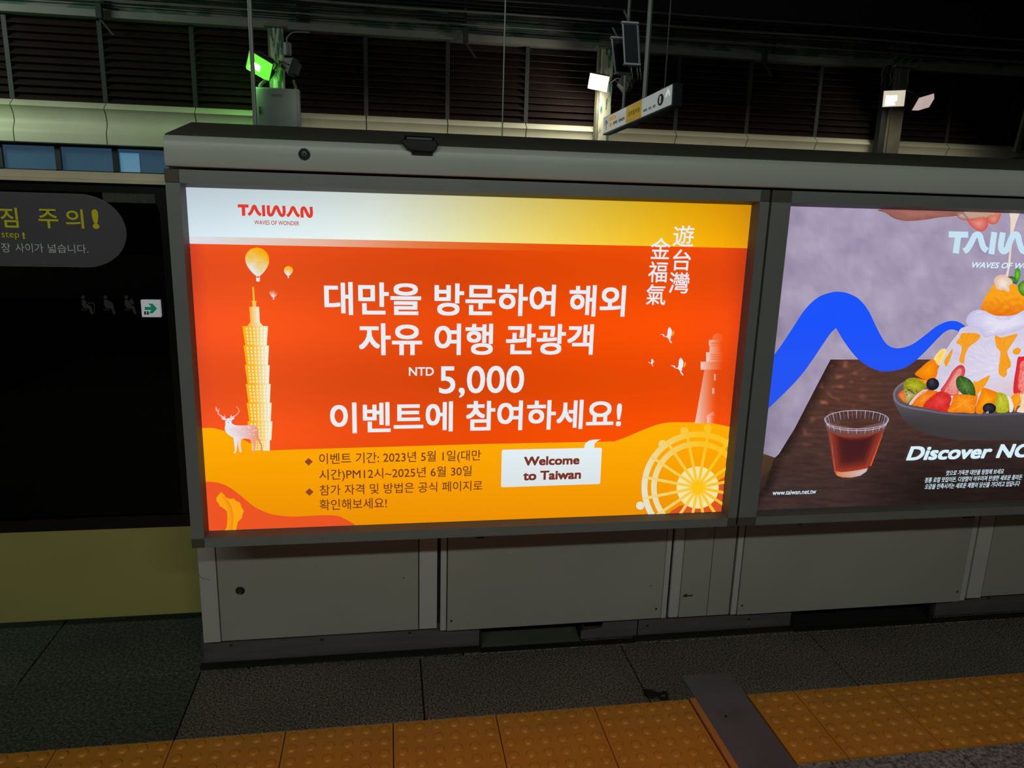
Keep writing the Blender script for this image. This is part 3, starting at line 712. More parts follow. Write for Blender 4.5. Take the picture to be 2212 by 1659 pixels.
# black sensor on the edge of the cap
sn = empty('cap_sensor', (.085, -.05, 1.59), 'black plastic sensor clipped over the front edge of the barrier cap', 'sensor')
def cq(px, py, y): return at(px, py, 'y', y)
xa, xb = cq(866, 310, -.06).x, cq(946, 315, -.06).x
MB().prism([(xa, 1.614), (xa+.012, 1.60), (xa+.03, 1.593), (xb-.018, 1.591), (xb-.004, 1.599), (xb, 1.612), (xb-.006, 1.622), (xa+.006, 1.622)], -.068, -.0532, 'y').build('body', M['black'], sn, bevel=.003)
MB().box(xa+.026, xb-.012, -.064, -.0535, 1.5875, 1.60).build('lower_lip', M['rubber'], sn, bevel=.001)
MB().hexa([(xa+.006, -.058, 1.612), (xb-.008, -.058, 1.612), (xb-.008, .03, 1.6255), (xa+.006, .03, 1.6255), (xa+.006, -.050, 1.630), (xb-.008, -.050, 1.630), (xb-.008, .03, 1.637), (xa+.006, .03, 1.637)]).build('window_hood', M['black'], sn, bevel=.002)
MB().box(xa+.014, xb-.015, -.0665, -.058, 1.6135, 1.6265).build('lens_strip', M['lock'], sn, bevel=.001)
for x in (xa+.018, xb-.018): MB().lathe((x, -.066, 1.606), (0, -1, 0), [(0, .004), (.0015, .003)], 10).build('screw', M['lock'], sn)

# lower body: strips, panels and seams (front face y = .200)
YF = .200
def pan(name, x0, x1, z0, z1=.555, y=YF, mt='panel', th=.014, bev=.0015, **kw):
    return MB().box(x0, x1, y, y+th, z0, z1).build(name, M[mt], bar, bevel=bev, **kw)
pan('end_strip', -.5785, -.5275, .106, mt='paint', th=.26)
p1_ = pan('access_panel', -.5245, .0895, .1085)
pan('filler_strip', .0925, .150, .109, mt='paint')
pan('filler_strip', .161, .1805, .099, mt='paint')
p2_ = pan('access_panel', .1835, .9195, .0985, y=.197)
pan('filler_strip', .922, .9400, .0955, mt='paint')
pp = MB().box(.9475, .985, .196, .214, .095, .555).build('round_post', M['paint'], bar, bevel=.007, seg=3)
pan('narrow_panel', .9865, 1.0885, .0945)
pan('narrow_panel', 1.0905, 1.1705, .0945)
pan('filler_strip', 1.1785, 1.1985, .0925, mt='paint')
p3_ = pan('access_panel', 1.2015, 2.0765, .092, y=.197)
pan('filler_strip', 2.0795, 2.1, .093, mt='paint')
pan('filler_strip', 2.108, 2.1665, .100, mt='paint')
pan('access_panel', 2.1695, 2.80, .105)
def screw(px, py, y, par, r=.0042):
    p = at(px, py, 'y', y); MB().lathe((p.x, y, p.z), (0, -1, 0), [(0, r), (.001, r), (.0022, r*.6)], 12).build('screw', M['lock'], par, smooth=True)
for q in ((975, 1341), (1417, 1315), (1407, 1265)): screw(*q, .197, p2_, .0042 if q[1] != 1265 else .002)
for q in ((1603, 1308), (2068, 1278)): screw(*q, .197, p3_)
screw(872, 1248, .2, p1_, .002)
# turn-latch on the narrow panel
p = at(1481, 1286, 'y', .2)
lt = MB().lathe((p.x, .2, p.z), (0, -1, 0), [(0, .006), (.003, .006)], 12).build('latch', M['lock'], bar)
MB().box(p.x-.012, p.x+.024, .194, .197, p.z-.0012, p.z+.0022).build('lever', M['lock'], lt, bevel=.001)
# crack line on the end strip
ck = [at(x, y, 'y', .2) for x, y in ((429,1241),(433,1246),(438,1250),(446,1251),(455,1252.5))]
MB().tube([(q.x, .1999, q.z) for q in ck], .0006, 5).build('scratch', M['black'], bar)
# kick plates
YK = .236
def kick(x0, x1, z1, **kw):
    o = MB().box(x0, x1, YK, YK+.004, .012, z1).build('kick_plate', M['steel'], bar, bevel=.001, **kw); return o
k1 = kick(-.593, .296, .115)
for q in ((499, 1393), (695, 1381), (885, 1366.5)): screw(*q, YK, k1, .0055)
MB().box(-.593, -.589, YK, .46, .012, .115).build('kick_plate_return', M['steel'], bar)
MB().box(-.600, .30, .218, .236, 0, .013).build('sill_gasket', M['rubber'], bar)
MB().box(.84, 1.44, .218, .236, 0, .013).build('sill_gasket', M['rubber'], bar)
k2 = MB().prism([(.650, .012), (.852, .012), (.852, .115), (.815, .115), (.812, .083), (.728, .072), (.722, .052), (.650, .043)], YK, YK+.004, 'y').build('kick_plate', M['steel'], bar, label='cut and bent kick plate with an open notch')
MB().box(.724, .815, YK, .30, .080, .083).build('bent_tab', M['steel'], bar)
k3 = kick(.856, 1.432, .115)
for q in ((1398, 1351), (1618, 1337)): screw(*q, YK, k3, .005)
screw(1617, 1352, YK, k3, .003)
k4 = kick(2.02, 3.0, .115)
MB().box(2.016, 2.02, YK, .42, .012, .13).build('kick_plate_return', M['steel'], bar)
screw(2135, 1291.5, YK, k4, .005)
# sill seen through the first opening
MB().hexa([(.29, .235, 0), (.65, .235, 0), (.65, .42, 0), (.29, .42, 0), (.29, .25, .004), (.65, .25, .004), (.65, .42, .03), (.29, .42, .03)]).build('sill', M['sill'], bar)
MB().box(.30, .84, .210, .236, 0, .004).build('sill_gasket', M['rubber'], bar)
MB().box(1.44, 3.1, .210, .236, 0, .006).build('sill_gasket', M['rubber'], bar)
MB().hexa([(1.435, .235, 0), (2.02, .235, 0), (2.02, .42, 0), (1.435, .42, 0), (1.435, .25, .004), (2.02, .25, .004), (2.02, .42, .03), (1.435, .42, .03)]).build('sill', M['shadow'], bar)  # dark sheet standing for shaded floor in the second opening
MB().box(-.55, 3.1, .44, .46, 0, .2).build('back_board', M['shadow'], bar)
for x in (.30, .655, 1.43, 2.0):
    MB().box(x-.004, x+.004, YK+.004, .44, 0.004, .13).build('floor_bracket', M['shadow'], bar)

# ================================================================== LIGHT BOXES
def lightbox(X0, X1, PX0, PX1, label):
    ZT, ZB, PT, PB = 1.531, .5355, 1.4895, .5723
    lb = empty('light_box', ((X0+X1)/2, 0, ZB), label, 'light box')
    fw = .033; YB, YO = .195, -.030; bi = .0095
    xi0, xi1, zi0, zi1 = PX0-bi*.7, PX1+bi, PB-bi, PT+bi       # front inner edges
    MB().box(X0+.004, X1-.004, .006, YB, ZB+.004, ZT-.004).build('housing', M['frame'], lb)
    def rail(P):
        MB().hexa(P).build('frame_rail', M['frame'], lb, bevel=.0012, seg=1)
    def bev(name, q):
        b_ = MB(); b_.v = q; b_.f = [(0, 1, 2, 3)]; return b_
    # top, bottom, left, right flats, then the inner bevels as part of the rail profile (mitred)
    def rail2(o0, o1, i0, i1, p0, p1):
        m_ = MB(); Y1 = .006
        (ax, az), (bx, bz), (cx, cz), (dx, dz), (ex_, ez), (fx_, fz) = o0, o1, i0, i1, p0, p1
        m_.v = [(ax, Y1, az), (bx, Y1, bz), (ax, YO, az), (bx, YO, bz), (cx, YO, cz), (dx, YO, dz), (ex_, -.0015, ez), (fx_, -.0015, fz), (ex_, Y1, ez), (fx_, Y1, fz)]
        m_.f = [(0, 1, 3, 2), (2, 3, 5, 4), (4, 5, 7, 6), (6, 7, 9, 8), (8, 9, 1, 0), (0, 2, 4, 6, 8), (1, 9, 7, 5, 3)]
        o = m_.build('frame_rail', M['frame'], lb); o.data.materials.append(M['bezel']); o.data.polygons[2].material_index = 1; o.data.polygons[3].material_index = 1
    rail2((xi0, ZT), (xi1, ZT), (xi0, zi1), (xi1, zi1), (PX0, PT), (PX1, PT))
    rail2((xi1, ZB), (xi0, ZB), (xi1, zi0), (xi0, zi0), (PX1, PB), (PX0, PB))
    rail2((X0, zi0), (X0, zi1), (xi0, zi0), (xi0, zi1), (PX0, PB), (PX0, PT))
    rail2((X1, zi1), (X1, zi0), (xi1, zi1), (xi1, zi0), (PX1, PT), (PX1, PB))
    for (a0, a1, b0, b1) in ((X0, xi0, zi1, ZT), (xi1, X1, zi1, ZT), (X0, xi0, ZB, zi0), (xi1, X1, ZB, zi0)):
        MB().box(a0-.0008, a1, YO-.0012, .006, b0, b1+.0008).build('corner_piece', M['corner'], lb, bevel=.002)
    ps = MB().box(PX0-.002, PX1+.002, .0, .006, PB-.002, PT+.002).build('poster', M['black'], lb)
    return lb, ps, (PX0, PB, PX1, PT)
lb1, ps1, RC = lightbox(-.5315, 1.0435, -.4917, 1.0063, 'light box with the orange poster, left one of the two')
lb2, ps2, RC2 = lightbox(1.0505, 2.68, 1.1147, 2.615, 'light box with the purple dessert poster, right one of the two')
for (a0, a1, b0, lb) in ((1022, 1044, 1160, lb1), (2063, 2093, 1121, lb2), (1716, 1724, 1134, lb2)):
    q0, q1 = at(a0, b0, 'y', .0), at(a1, b0, 'y', .0)
    MB().prism([(q0.x, .5355), (q1.x, .5355), (q1.x, .525), (q0.x+.25*(q1.x-q0.x), .525)], -.022, .015, 'y').build('release_catch', M['rubber'], lb)

# ------------------------------------------------------------------ poster 1 artwork
TOPC = [(405, (206, 222, 232)), (600, (216, 232, 236)), (800, (226, 236, 228)), (950, (226, 226, 186)), (1130, (232, 214, 120)), (1330, (238, 196, 52)), (1480, (244, 180, 8)), (1560, (242, 168, 4)), (1625, (222, 150, 10))]
def band(px, py):
    t = (py-(405+.0303*(px-403)))/110
    c = ramp(TOPC, px); k = .90+.15*max(0, min(1, t)); return tuple(v*k for v in c)
REDC = [(403, (206, 62, 36)), (440, (238, 80, 30)), (560, (240, 82, 24)), (760, (228, 74, 16)), (1000, (224, 70, 4)), (1250, (236, 74, 0)), (1450, (242, 76, 2)), (1570, (238, 74, 10)), (1616, (206, 58, 22))]
def red(px, py):
    c = ramp(REDC, px); k = 1+.045*math.cos(2*math.pi*(py-705)/235); return tuple(v*k for v in c)  # bands and dim edges of the backlight painted into the red
def orange(px, py):
    t = (py-950)/160; return (254-16*t, 168-22*t, 0)
def wavered(px, py): return (238-.02*(px-450), 84, 34)
A = Art(RC, 0, 1)
def P1(u, v): return (403+1223*u, 400+50*u*0+v*760)
L0, L1, L2 = at(409, 510).z, at(409, 526.3).z, RC[1]
def zrow(z):
    def f(u, v, z0=z[0], z1=z[1]):
        X = RC[0]+(RC[2]-RC[0])*u; Z = z0+(z1-z0)*v
        d = Vector((X, 0, Z))-CAM; dz = d.dot(FWD); return (1106+FPX*d.dot(RGT)/dz, 829.5-FPX*d.dot(UPV)/dz)
    return f
A.grid(6, 40, zrow((RC[3], L0)), band)
def strip(px, py):
    top = tuple(v*1.03 for v in ramp(TOPC, px)); r = red(px, py)
    return mixc((222, 220, 226) if px < 430 else top, r, ramp([(409, (0, 0, 0)), (470, (.12,)*3), (700, (.38,)*3), (900, (.68,)*3), (1150, (.92,)*3), (1350, (1,)*3)], px)[0])
A.grid(1, 40, zrow((L0, L1)), strip)
A.grid(26, 40, zrow((L1, L2)), red)
A.build('poster_background', ps1)
A = Art(RC, 0, 2)
A.poly([(430, 930)]+spl(sc([(28,630),(80,629),(130,630),(190,643),(260,665),(400,730),(500,785)], 430, 780, 4.367))+spl([(544.5,959.8),(560,973.7)])+[(640,970.7),(1038.7,959),(1326.7,953.3)]+spl([(1350,945),(1426,915.3),(1485,912.2),(1516,912.4),(1547,915.6),(1590,925)])+[(1600,1130),(440,1160)], orange)
A.build('orange_ground', ps1)
A = Art(RC, 0, 3)
A.poly([(430, 1041)]+spl(sc([(62,1137),(130,1138),(220,1158),(320,1210),(420,1290),(520,1370),(620,1420),(720,1450),(880,1465),(1060,1457),(1180,1452),(1310,1460)], 430, 780, 4.367)+sc([(340,575),(400,610),(440,660)], 640, 940, 3.16), 4)+[(440, 1170)], wavered)
A.build('red_wave', ps1)
A = Art(RC, 0, 3)
A.poly(sc([(880,1430),(930,1380),(1010,1330),(1180,1300),(1400,1130),(1425,1060),(1495,1022),(1495,1420)], 1260, 820, 4.879), wavered)
A.build('red_wave', ps1)
# island outline
A = Art(RC, 0, 4)
isl = sc([(210,1233),(240,1262),(262,1290),(300,1298),(330,1295),(345,1315),(385,1330),(405,1380),(425,1415),(412,1440),(405,1480),(370,1510),(355,1560),(350,1600),(240,1600),(285,1530),(290,1470),(270,1420),(230,1385),(195,1365),(188,1345),(165,1315),(165,1285)], 430, 780, 4.367)
A.poly(isl, (250, 166, 16))
cur = spl(sc([(238,1275),(285,1330),(315,1400),(325,1480),(315,1600)], 430, 780, 4.367), 4)
for i in range(len(cur)-1):
    a_, b_ = cur[i], cur[i+1]; w_ = 13
    A.quad([a_, b_, (b_[0]-w_, b_[1]), (a_[0]-w_*min(1, .3+i/8), a_[1])], lambda x, y, a_=a_, b_=b_: (240, 122, 22) if abs(x-a_[0]) < .01 or abs(x-b_[0]) < .01 else (250, 164, 18))
A.build('island_picture', ps1)
# balloons
def balloon(cx, cy_, rx, ty, by, bx, name, mode):
    B_ = Art(RC, 0, 4); n = 24
    h = by-ty
    out = []
    for i in range(n+1):
        t = i/n; w_ = rx*(math.sqrt(max(0, 1-((.42-t)/.42)**2)) if t < .42 else max(.13, math.cos((t-.42)/.58*math.pi/2*.95)**.85)); out.append((t, w_))
    def col(x, y):
        t = (y-ty)/h; u = (x-cx)/rx
        g = (1-t)*1.35-.15+.30*u+.18*math.copysign(1, math.sin(u*6.0))*.6
        g = max(0, min(1, g))
        if mode == 0: return mixc((226, 232, 236), (248, 172, 10), g)
        return mixc((228, 222, 222), red(x, y), g*1.25)
    cuts = [-1, -.62, -.6, -.08, -.06, .55, .57, 1]
    for i in range(n):
        for a_, b_ in zip(cuts, cuts[1:]):
            y0, y1 = ty+h*out[i][0], ty+h*out[i+1][0]; w0, w1 = out[i][1], out[i+1][1]; sh = (bx-cx)
            B_.quad([(cx+sh*out[i][0]+a_*w0, y0), (cx+sh*out[i][0]+b_*w0, y0), (cx+sh*out[i+1][0]+b_*w1, y1), (cx+sh*out[i+1][0]+a_*w1, y1)], col)
    k_ = rx/26
    for s_ in (-1, 1): B_.stroke([(bx+s_*3.4*k_, by), (bx+s_*3.2*k_, by+4*k_)], .8*k_, (240, 200, 190))
    B_.poly([(bx-4.2*k_, by+3*k_), (bx+4.2*k_, by+3*k_), (bx+3.8*k_, by+10.5*k_), (bx, by+12*k_), (bx-3.8*k_, by+10.5*k_)], (232, 232, 236))
    B_.build(name, ps1)
balloon(400+1068/6.9125, 0, 178/6.9125, 400+930/6.9125, 400+1360/6.9125, 400+1090/6.9125, 'balloon_picture', 0)
balloon(400+1545/6.9125, 0, 66/6.9125, 400+1205/6.9125, 400+1358/6.9125, 400+1541/6.9125, 'balloon_picture', 0)
balloon(430+1118/6.913, 0, 62/6.913, 560+425/6.913, 560+573/6.913, 430+1113/6.913, 'balloon_picture', 1)
# tower picture
A = Art(RC, 0, 4)
def tow(cx, hw):
    def f(x, y):
        t = (x-(cx-hw))/(2*hw); return mixc((250, 178, 18), (240, 238, 214), (t-.30)/.62)
    return f
K = 6.913
for pts in ([(795,408),(822,408),(834,628),(805,628)], [(773,624),(866,624),(850,642),(797,642)], [(795,642),(852,642),(855,708),(797,708)], [(752,708),(898,708),(908,936),(766,936)], [(766,936),(908,936),(958,997),(722,997)]):
    q = sc(pts, 430, 560, K); c_ = 430+830/K; A.poly(q, tow(c_+1, 11))
for i in range(8):
    z = 740+i*27; A.poly(sc([(815,z-5),(885,z-7),(885,z+5),(815,z+3)], 430, 560, K), lambda x, y: mixc((250, 196, 70), (246, 244, 226), (x-(430+815/K))/10))
segs = [((523.7,704.2),(579,704.2),(576.5,746.5),(530.1,746.5)), ((526.2,746.3),(581.2,746.3),(579,788.3),(532.4,788.3)), ((529,788),(582.7,788.5),(581.1,829),(534.9,829)), ((531,829.2),(584.8,829.2),(583,870),(537,870)), ((533,869.8),(586.9,869.8),(585,910.2),(538.8,910.2)), ((534.9,910),(588.5,910),(586.4,950.4),(540.8,950.4))]
for s_ in segs:
    cx = (s_[0][0]+s_[1][0])/2; A.grid(1, 6, lambda u, v, s_=s_: ((s_[0][0]*(1-u)+s_[1][0]*u)*(1-v)+(s_[3][0]*(1-u)+s_[2][0]*u)*v, (s_[0][1]*(1-u)+s_[1][1]*u)*(1-v)+s_[3][1]*v), tow(cx, 27))
A.grid(1, 6, lambda u, v: ((542+41*u), 950.2+23.2*v), tow(562, 22))
A.build('tower_picture', ps1)
A = Art(RC, 0, 5)
for s_ in segs:
    for r_ in range(5):
        for c_ in range(6):
            v0 = .075+.185*r_; v1 = v0+.118; u0 = .125+.148*c_; u1 = u0+.062
            def q(u, v): xl_ = s_[0][0]*(1-v)+s_[3][0]*v; xr_2 = s_[1][0]*(1-v)+s_[2][0]*v; return (xl_+(xr_2-xl_)*u, s_[0][1]*(1-v)+s_[3][1]*v)
            A.quad([q(u0-.008, v0), q(u1-.008, v0), q(u1, v1), q(u0, v1)], (248, 236, 190) if c_ < 4 else (250, 247, 232))
for r_ in range(4):
    for c_ in range(6): A.quad([(545+6.3*c_, 953+5.2*r_), (549+6.3*c_, 953+5.2*r_), (549+6.3*c_, 955.6+5.2*r_), (545+6.3*c_, 955.6+5.2*r_)], (248, 236, 196))
A.build('tower_windows_picture', ps1)
# deer picture
A = Art(RC, 0, 6)
def deer(x, y):
    u = (x-(430+250/4.367))/(330/4.367); return mixc((232, 232, 242), (232, 112, 70), (u-.25)*1.05+.012*(y-930)*0)
D = lambda pts: sc(pts, 430, 780, 4.367)
A.poly(D([(250,548),(270,538),(300,536),(312,545),(306,570),(316,590),(345,603),(395,606),(440,605),(478,598),(515,602),(545,620),(562,648),(560,705),(580,752),(596,790),(600,848),(582,852),(586,800),(562,755),(528,722),(538,765),(530,820),(527,857),(508,860),(517,812),(506,765),(480,736),(440,728),(400,733),(393,790),(404,852),(402,858),(386,858),(370,790),(367,740),(360,800),(350,862),(326,866),(340,845),(334,780),(328,722),(290,700),(258,672),(243,640),(249,600)]), deer)
A.poly(D([(211,530),(235,533),(258,545),(252,555),(225,550)]), deer); A.poly(D([(337,528),(310,533),(297,547),(310,556),(330,545)]), deer)
for pts, w_ in ((spl([(252,532),(215,520),(188,498),(176,468),(160,428)]), (2.4, 1.2)), ([(184,478),(193,445)], (1.4, .8)), ([(170,470),(156,448)], (1.3, .8)), ([(244,525),(243,502)], (1.4, .9)), (spl([(296,530),(340,515),(368,490),(378,460),(352,425)]), (2.4, 1.3)), ([(372,484),(390,464)], (1.4, .8)), ([(297,528),(305,503)], (1.6, .9)), ([(226,524),(205,505)], (1.3, .8))):
    A.stroke(D(pts), w_, lambda x, y: mixc((236, 232, 240), (238, 130, 100), .25 if x < 430+300/4.367 else (x-498)/26))
for (x, y) in D([(258,556),(296,556)]): A.disc((x, y), 1.1, (120, 100, 90), 8)
A.disc(D([(279,577)])[0], 1.2, (90, 70, 64), 8)
rnd = random.Random(3)
for i in range(60):
    x = rnd.uniform(340, 545); y = rnd.uniform(612, 692)
    A.disc(D([(x, y)])[0], .75, (250, 244, 240), 6)
A.build('deer_picture', ps1)
# cranes
def bird(ox, oy, k_):
    B_ = Art(RC, 0, 4); q = lambda pts: [(ox+x*k_, oy+y*k_) for x, y in sc(pts, 0, 0, 4.367)]
    B_.poly(q([(0,68),(25,66),(38,70),(42,85),(62,90),(70,70),(75,20),(88,0),(98,8),(106,18),(114,40),(108,78),(98,98),(106,104),(92,114),(104,134),(112,146),(114,152),(104,152),(90,136),(84,116),(72,100),(48,92),(32,86),(26,74)]), (232, 238, 246))
    B_.poly(q([(112,88),(116,55),(126,34),(134,40),(136,60),(126,76)]), (246, 160, 20))
    B_.build('bird_picture', ps1)
bird(1340+372/4.367, 440+1163/4.367, 1); bird(1340+470/4.367, 440+1452/4.367, 1.09); bird(1340+256/4.367, 440+1462/4.367, .47)
# lighthouse
A = Art(RC, 0, 3)
def fade(x0, x1, a=1.0):
    return lambda x, y: mixc((240, 214, 208), red(x, y), (x-x0)/(x1-x0)*1.0+(1-a))
C4 = lambda pts: sc(pts, 1340, 440, 4.367); C5 = lambda pts: sc(pts, 1260, 820, 4.879)
A.grid(10, 10, lambda u, v: ((1521.5+(1500.8-1521.5)*v)*(1-u)+1577*u, 797.5+(914-797.5)*v), fade(1500, 1548, .95))
A.grid(1, 8, lambda u, v: (1513.2+53*u, 781.2+17.2*v), fade(1513, 1562, .95))
A.grid(1, 8, lambda u, v: (1525+38*u, 760.8+20.4*v), fade(1524, 1562))
A.grid(1, 8, lambda u, v: (1532.5+27*u, 746+15*v), fade(1530, 1562, .9))
A.grid(1, 8, lambda u, v: (1531+31*u, 734+12.5*v), fade(1528, 1562, .92))
A.blob(C4([(862,1285),(870,1255),(890,1230),(920,1219),(945,1228),(962,1250),(968,1285)]), lambda x, y, r: mixc((238, 120, 70), red(x, y), .1+.03*(x-1540)), 2)
A.build('lighthouse_picture', ps1)
A = Art(RC, 0, 4)
for y0, y1 in ((1310, 1320), (1335, 1342), (1418, 1426), (1440, 1448), (1462, 1470), (1500, 1506)):
    A.grid(1, 6, lambda u, v, y0=y0, y1=y1: C4([(850+105*u, y0+(y1-y0)*v)])[0], lambda x, y: mixc((240, 120, 70), red(x, y), (x-1534)/26))
A.grid(1, 3, lambda u, v: C5([(1358+28*u, 88+60*v)])[0], fade(1538, 1545)); A.grid(1, 3, lambda u, v: C4([(882+22*u, 1605+60*v)])[0], fade(1541, 1548))
A.poly(C5([(1295,383),(1360,335),(1372,335),(1392,378)]), fade(1525, 1548, .9)); A.grid(1, 4, lambda u, v: C5([(1302+75*u, 385+72*v)])[0], fade(1526, 1543))
A.build('lighthouse_detail_picture', ps1)
# ferris wheel
A = Art(RC, 0, 5)
WC = (1203, 1135)
def wcol(x, y):
    X = (x-1260)*4.879; Y = (y-820)*4.879; t = (X-640)/760+(1135-Y)/2600; return mixc((228, 226, 206), (252, 192, 34), t**.8 if t > 0 else 0)
def wp(r, deg, sx=1.0): a = math.radians(deg); return (1260+(WC[0]+r*math.cos(a))/4.879, 820+(WC[1]-r*math.sin(a))/4.879)
for r0, r1 in ((432, 490), (530, 592)):
    for d in range(30, 256, 5):
        A.quad([wp(r0, d), wp(r1, d), wp(r1, d+5), wp(r0, d+5)], wcol)
A.disc(wp(0, 0), 222/4.879, lambda x, y: (244, 228, 158), 40)
A.build('wheel_ring_picture', ps1)
A = Art(RC, 0, 6)
for i in range(16):
    d = 11.5+22.5*i
    rr = 612 if d in (101.5, 79+0) else 590
    p_, q_ = wp(60, d), wp(rr if 60 < d < 215 else 640, d)
    A.stroke([(p_[0]+(q_[0]-p_[0])*t/6, p_[1]+(q_[1]-p_[1])*t/6) for t in range(7)], 30/4.879, lambda x, y: mixc(wcol(x, y), (252, 196, 40), .35))
A.disc(wp(0, 0), 78/4.879, (252, 194, 20), 24)
for (x, y) in ((833,677),(1062,540),(1310,512),(597,1325)): A.disc((1260+x/4.879, 820+y/4.879), 43/4.879, wcol, 20)
A.build('wheel_spoke_picture', ps1)
# speech tag
A = Art(RC, 0, 6)
def rrect(TL, TR, BR, BL, r, n=5):
    out = []
    for p_, a_, b_ in ((TL, BL, TR), (TR, TL, BR), (BR, TR, BL), (BL, BR, TL)):
        da = Vector((a_[0]-p_[0], a_[1]-p_[1])).normalized()*r; db = Vector((b_[0]-p_[0], b_[1]-p_[1])).normalized()*r; P_ = Vector(p_)
        for i in range(n+1):
            t = i/n; out.append(tuple((P_+da)*(1-t)**2+P_*2*t*(1-t)+(P_+db)*t*t))
    return out
wh = lambda x, y: mixc((226, 238, 242), (218, 226, 226), (y-965)/90)
A.poly(rrect((1083.7,971), (1299.8,966.6), (1296,1044.8), (1082,1052), 4), wh)
A.poly(sc(spl([(1964,88),(1970,60),(1990,40),(2020,30),(2078,27)], 4)+spl([(2078,27),(2050,42),(2035,60),(2032,88)], 4)[1:], 640, 940, 3.16), wh)
A.build('speech_tag', ps1)
BR = (112, 56, 24); BR2 = (122, 50, 36); WH = (228, 236, 240)
A = Art(RC, 0, 6)
for cx, cy_ in ((666.9, 997), (668.6, 1062.2)): A.poly([(cx-9, cy_), (cx, cy_-8.3), (cx+9, cy_-.3), (cx, cy_+8.2)], (140, 68, 36))
A.build('bullet_marks', ps1)
T1 = lambda nm, b_, L, R_, t, bo, c, **k: text(nm, b_, L, R_, t, bo, ps1, layer=7, col=c, **k)
T1('headline_lettering', '대만을 방문하여 해외', (700.6, 642), (1350.3, 650), (762, 609.1), (762, 680.3), WH, bold=.021)
T1('headline_lettering', '자유 여행 관광객', (774.9, 727), (1281.3, 732), (830, 698), (830, 766.9), WH, bold=.021)
T1('headline_lettering', 'NTD', (883.2, 801.5), (937, 803), (927, 792.7), (927, 811), WH, bold=.016)
T1('headline_lettering', '5,000', (948.4, 817), (1131.9, 815.8), (1113.5, 789.5), (993, 858.5), WH, bold=.010)
T1('headline_lettering', '이벤트에 참여하세요!', (713.2, 899.6), (1343, 880.6), (770, 868.6), (770, 935.2), WH, bold=.021)
for ch, x0, x1, y0, y1 in (('遊',1453.4,1498.5,486.5,532.7),('台',1452.7,1491.6,538.5,584.3),('灣',1444.9,1488.4,587.7,633.5),('金',1404.6,1447.6,513.7,559.4),('福',1400,1440.8,564.8,609.9),('氣',1395.4,1437.3,614,658.7)):
    T1('calligraphy_lettering', ch, (x0, (y0+y1)/2), (x1, (y0+y1)/2), ((x0+x1)/2, y0), ((x0+x1)/2, y1), WH, bold=.008)
T1('notice_lettering', '이벤트 기간: 2023년 5월 1일(대만', (689.7, 992.2), (1038.7, 985.9), (992.8, 971.9), (992.8, 998.8), BR, bold=.006)
T1('notice_lettering', '시간)PM12시~2025년 6월 30일', (689.7, 1024.8), (1018.8, 1016), (739.7, 1012.2), (739.7, 1039), BR, bold=.006)
T1('notice_lettering', '참가 자격 및 방법은 공식 페이지로', (690.6, 1057), (1041.9, 1046), (706.5, 1046.6), (706.5, 1069.4), BR, bold=.006)
T1('notice_lettering', '확인해보세요!', (690.6, 1088.7), (835.6, 1085.6), (712, 1077.6), (712, 1101.2), BR, bold=.006)
T1('welcome_lettering', 'Welcome', (1131.5, 994.4), (1251.4, 993.2), (1174.8, 985), (1174.8, 1004.4), BR2, bold=.035)
T1('welcome_lettering', 'to Taiwan', (1129.9, 1026), (1254.6, 1024.8), (1178, 1016), (1178, 1036), BR2, bold=.035)
T1('slogan_lettering', 'WAVES OF WONDER', (549.7, 480.3), (646.7, 482.7), (600, 476.8), (600, 486), (186, 60, 58), bold=.010)
LG = (222, 58, 44)
def logo(Ad, S_, wd, col, slant=None):
    for pts, w_ in S_: Ad.stroke(spl(pts, 7) if len(pts) > 2 else pts, w_, col)
A = Art(RC, 0, 6); q = lambda pts: sc(pts, 400, 400, 6.9125)
SW = 46/6.9125
logo(A, [(q([(788,308),(948,312)]), SW), (q([(870,300),(877,457)]), SW*1.08), (q([(946,442),(975,420),(1003,372),(1018,328),(1032,314),(1048,328),(1068,372),(1098,420),(1134,446)]), SW), (q([(1169,297),(1178,464)]), SW),
         (q([(1242,301),(1246,400),(1258,436),(1282,447),(1306,428),(1330,372),(1345,335),(1360,322),(1377,335),(1398,385),(1424,435),(1450,453),(1472,440),(1480,400),(1474,308)]), SW),
         (q([(1522,460),(1552,438),(1580,390),(1595,348),(1610,334),(1626,348),(1645,390),(1674,440),(1707,466)]), SW), (q([(1749,484),(1744,380),(1752,350),(1770,338),(1788,352),(1812,400),(1836,448),(1860,467),(1880,454),(1887,410),(1880,322)]), SW)], SW, LG)
A.build('logo_lettering', ps1)
# ------------------------------------------------------------------ poster 2 artwork
RC_ = RC2
def nz(x, y, s, k=0): return noise.noise(Vector((x*s, y*s, k)))
def purple(px, py):
    n = .6*nz(px, py, .018)+.4*nz(px, py, .045, 3); e = ramp([(1630, (.8,)*3), (1700, (.97,)*3), (1760, (1,)*3), (3000, (1,)*3)], px)[0]  # weaker backlight near the left edge painted into the purple
    n += .25*nz(px, py, .12, 5)
    return tuple(v*e for v in (164+26*n, 152+27*n, 178+20*n))
A = Art(RC_, 0, 1)
def zr2(z0, z1):
    def f(u, v):
        X = RC_[0]+(RC_[2]-RC_[0])*u; Z = z0+(z1-z0)*v; d = Vector((X, 0, Z))-CAM; dz = d.dot(FWD); return (1106+FPX*d.dot(RGT)/dz, 829.5-FPX*d.dot(UPV)/dz)
    return f
A.grid(60, 90, zr2(RC_[3], RC_[1]), purple)
A.build('poster_background', ps2)
A = Art(RC_, 0, 2)
edge = [(776.5, 1793.7), (835, 1763), (926, 1716), (981, 1682), (990, 1672), (1050, 1652), (1110, 1610)]
def ex_(y): return ramp([(a_, (b_,)*3) for a_, b_ in edge], y)[0]
